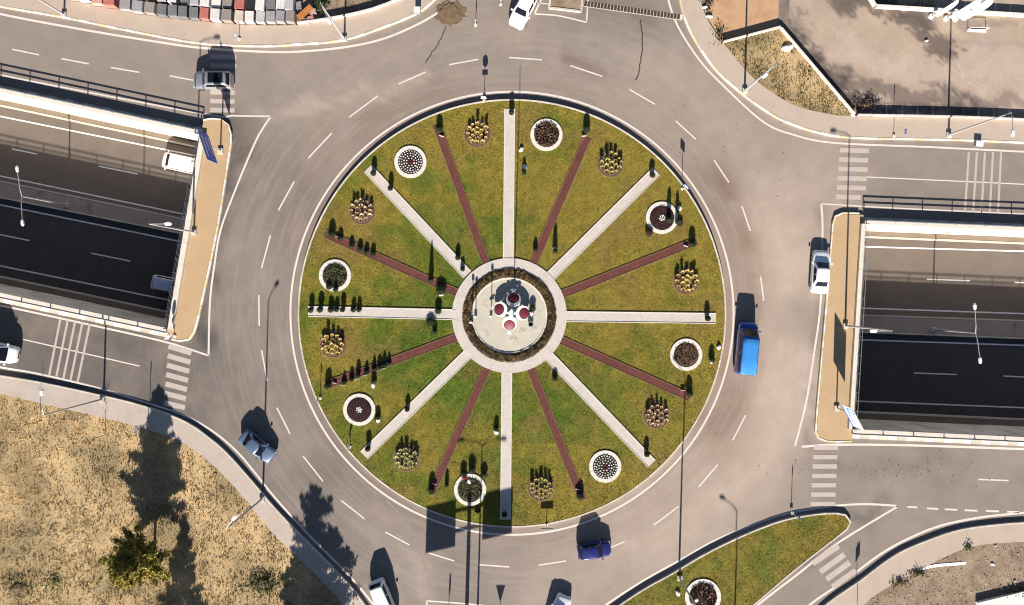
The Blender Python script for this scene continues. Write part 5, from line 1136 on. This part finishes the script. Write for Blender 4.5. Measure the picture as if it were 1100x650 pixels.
crate(329, 15, (.42, .16, .04), 'orange wooden crate lying askew at the end of the pallet rows', (1.9, .7, .5), R(42)); crate(327, 24, (.55, .50, .45), 'white crate beside the pavement at the end of the pallet rows', (.9, .6, .35)); crate(335, 22, (.42, .2, .17), 'reddish crate behind the pavement at the end of the rows', (.7, .7, .4), .3); crate(337, 14, (.45, .3, .26), 'pinkish crate right of the orange crate', (.7, .6, .4), .2); crate(321, 8, (.2, .21, .24), 'dark grey crate above the orange crate', (.8, .8, .5), .1)

# ------------------------------------------------------------------ top right odds and ends
for px, py, hh, w_, lab in ((1000, 18, 4.4, .5, 'white feather banner standing in front of the long wall, leftmost of three'), (1016, 20, 5.4, .7, 'white feather banner in front of the long wall, middle of three'), (1026, 20.5, 5.6, .8, 'white feather banner in front of the long wall, rightmost of three')):
    r = empty('feather_banner', P(px, py, .12), R(-38), label=lab, cat='banner', group='white banners at the top right wall'); MB().tube([(0, 0, 0), (0, 0, hh)], .03, 8).build('pole', M['black'], r); MB().lathe([(0, 0), (.3, 0), (.26, .22), (0, .24)], 14).build('base', M['white'], r)
    mb = MB(); vs = []; nseg = 8
    for i in range(nseg + 1):
        u = i / nseg; zz = .5 + u * (hh - .5); wv_ = w_ * (.9 + .1 * math.sin(u * 3)) * (1 if u < .85 else 1 - (u - .85) * 4); vs += [(0, .01, zz), (wv_ * .5, .02 + .06 * math.sin(u * 7), zz), (wv_, .03 + .05 * math.sin(u * 7 + 1), zz)]
    mb.add(vs, [(3 * i + j, 3 * i + j + 1, 3 * i + j + 4, 3 * i + j + 3) for i in range(nseg) for j in (0, 1)]); fo = mb.build('cloth', M['white'], r); sm = fo.modifiers.new('thick', 'SOLIDIFY'); sm.thickness = .01
fr_ = empty('barrier_frame', P(1049, 32, .12), R(-2), label='low white tube frame standing on the bare lot', cat='barrier'); 
for s in (-.95, .95): MB().tube([(s, 0, 0), (s, 0, .62)], .035, 8).build('leg', M['white'], fr_)
MB().tube([(-.95, 0, .62), (.95, 0, .62)], .035, 8).build('top_rail', M['white'], fr_); MB().box((0, -.1, .04), (2.0, .28, .08)).build('foot_board', M['white'], fr_)
for px, py, s, lab in ((845, 52, .7, 'large white boulder inside the small grass triangle'), (762, 18, .35, 'white rubble stone by the upper right pavement, lower one'), (757, 8, .32, 'white rubble stone by the upper right pavement, upper one'), (916, 124, .25, 'pale stone at the tip of the small grass triangle'), (1066, 606, .25, 'pale stone on the lower right rubble ground'), (995, 44, .2, 'small pale stone on the bare lot')):
    mb = MB(); mb.lathe([(.01, 0), (.9, .0), (1.0, .35), (.6, .75), (.01, .85)], 10, (0, 0, 0), .2); o = mb.build('boulder', M['white'], None, P(px, py, .2), rnd.uniform(-.3, .3)); o.scale = (s, s * .55, s * .6); tag(o, lab, 'boulder')
def brush_heap(px, py, rx, ry, n, lab, col=(.05, .038, .03), zb=.12):
    x = nprng.normal(0, rx, n); y = nprng.normal(0, ry, n); z = np.abs(nprng.normal(0, .18, n)); me = leafcloud('twigs', np.stack([x, y, z], 1), .11, rc(col, n), M['leaf']); r = empty('brush_heap', P(px, py, zb), label=lab, cat='brush'); tag(link('twigs', me, None, r), kind='stuff')
    core = MB().lathe([(rx * .9, 0), (rx * .7, .12), (.01, .2)], 12, (0, 0, 0), .2).build('mound', M['dirt'], r); core.scale = (1, ry / rx, 1)
brush_heap(928, 113, .9, .35, 500, 'heap of dark dry branches behind the low wall at upper right'); brush_heap(760, 5, .35, .5, 160, 'heap of dark scraps by the upper right pavement'); brush_heap(772, 38, .3, .6, 200, 'dark weeds along the upper right pavement edge', (.06, .05, .025))
for px, py, rx, ry, n, lab, c_ in ((985, 615, .5, .22, 220, 'green weed tuft at the lower right pavement edge, middle one', (.09, .10, .025)), (1039, 588, .22, .16, 120, 'green weed tuft at the lower right pavement edge, right one', (.09, .10, .03)), (966, 626, .5, .25, 220, 'green weed tuft at the lower right pavement edge, left one', (.12, .11, .035)), (1094, 637, .7, .35, 500, 'dark bush beside the white wall at the lower right corner', (.07, .08, .025)),
        (283, 626, .9, .7, 900, 'low dark green scrub at the bottom of the dry field', (.05, .07, .018)), (346, 5, .35, .4, 600, 'dark green bush behind the pallets at the top', (.035, .055, .018)), (20, 632, 1.2, .7, 350, 'green weed patch in the lower left corner of the dry field', (.11, .13, .03)), (60, 625, .6, .4, 200, 'bright green weed patch in the dry field left of the pine', (.14, .17, .03))): brush_heap(px, py, rx, ry, n, lab, c_, .2)
cl = tag(MB().ribbon(resample(smooth_line(PL([(985, 611), (1003, 607), (1020, 605.5), (1036, 604)]), .5), .4), .32, .235).build('plastic_sheet', M['white'], None), 'white strip of plastic sheet lying on the lower right rubble', 'sheet'); cl.modifiers.new('t', 'SOLIDIFY').thickness = .03

# ------------------------------------------------------------------ trees
def conifer(px, py, hh, base, rad, lab, seed, n=9000, col=(.27, .225, .04), shape=.8, z=.2, name='pine_tree', limbs=46):
    rg = np.random.default_rng(seed); rr = random.Random(seed); root = empty(name, P(px, py, z), label=lab, cat='tree')
    tk = MB(); tk.tube([(0, 0, 0), (.06, .02, hh * .4), (-.04, .03, hh * .75), (0, 0, hh * .97)], [.17, .12, .07, .02], 10); trunk = tk.build('trunk', M['bark'], root)
    lb = MB(); P_ = []
    for i in range(limbs):
        u = (i + rr.random()) / limbs; z0 = base + (hh - base) * u * .96; ln = rad * (1 - u) ** shape * rr.uniform(.5, 1.2) + .2; ln *= min(1, .6 + u * 4); a = rr.uniform(0, 6.283); up = rr.uniform(.05, .35) * ln
        e = Vector((math.cos(a) * ln, math.sin(a) * ln, z0 + up)); s = Vector((0, 0, z0)); lb.tube([s, s.lerp(e, .5) + Vector((0, 0, -.05)), e], [.04, .025, .01], 5)
        k = int(n / limbs * (.5 + ln / rad)); t = np.sqrt(rg.uniform(.04, 1.05, k)); sp_ = .09 + .12 * ln * (1.15 - .8 * t)
        q_ = np.outer(1 - t, s) + np.outer(t, e); off = rg.normal(size=(k, 3)); off[:, 2] *= .45; q_ = q_ + off * sp_[:, None] * .75; P_.append(q_)
    lb.build('limb', M['bark'], root); pts = np.concatenate(P_); m_ = len(pts); cl_ = vnoise(pts[:, 0] * 3 + pts[:, 2], pts[:, 1] * 3, .8, seed); c = rc(col, m_, .55, 1.45) * (.7 + .6 * cl_[:, None])
    tag(link('crown', leafcloud('crown', pts, .13, c, M['leaf']), None, root), kind='stuff'); return root
conifer(166, 588, 7.7, 1.6, 3.2, 'olive green pine tree standing in the dry field', 3, n=42000, shape=.75, limbs=170)
conifer(193, 712, 7.3, .6, 2.7, 'pointed conifer below the lower edge casting its shadow on the field', 5, n=24000, shape=.9, limbs=130)
conifer(334, 715, 8.4, .8, 3.3, 'broad tree below the lower edge casting its shadow on the curved pavement', 8, n=24000, shape=.42, limbs=120)
conifer(354, 706, 6.0, .8, 2.8, 'smaller tree below the lower edge shading the field by the pavement', 9, n=13000, shape=.5, limbs=80); conifer(318, 690, 4.2, .4, 1.9, 'low tree below the lower edge beside the pavement', 10, n=8000, shape=.4, limbs=60)
def sapling(px, py, hh, lab, seed):
    rr = random.Random(seed); root = empty('sapling', P(px, py, .2), label=lab, cat='tree', group='bare saplings in the dry field'); MB().tube([(0, 0, 0), (.03, .02, hh * .6), (0, .04, hh)], [.035, .025, .012], 6).build('trunk', M['bark'], root); tw = MB()
    for i in range(9):
        z0 = hh * rr.uniform(.45, .9); a = rr.uniform(0, 6.28); l = rr.uniform(.25, .55); tw.tube([(0, 0, z0), (math.cos(a) * l * .6, math.sin(a) * l * .6, z0 + l * .5), (math.cos(a) * l, math.sin(a) * l, z0 + l)], [.014, .01, .006], 4)
    tw.build('branches', M['bark'], root)
sapling(43, 452, 2.6, 'bare sapling in the dry field near the left edge', 1); sapling(113, 467, 2.4, 'bare sapling in the dry field below the street lamp', 2); sapling(232, 545, 2.2, 'bare sapling in the dry field beside the curved pavement', 3)
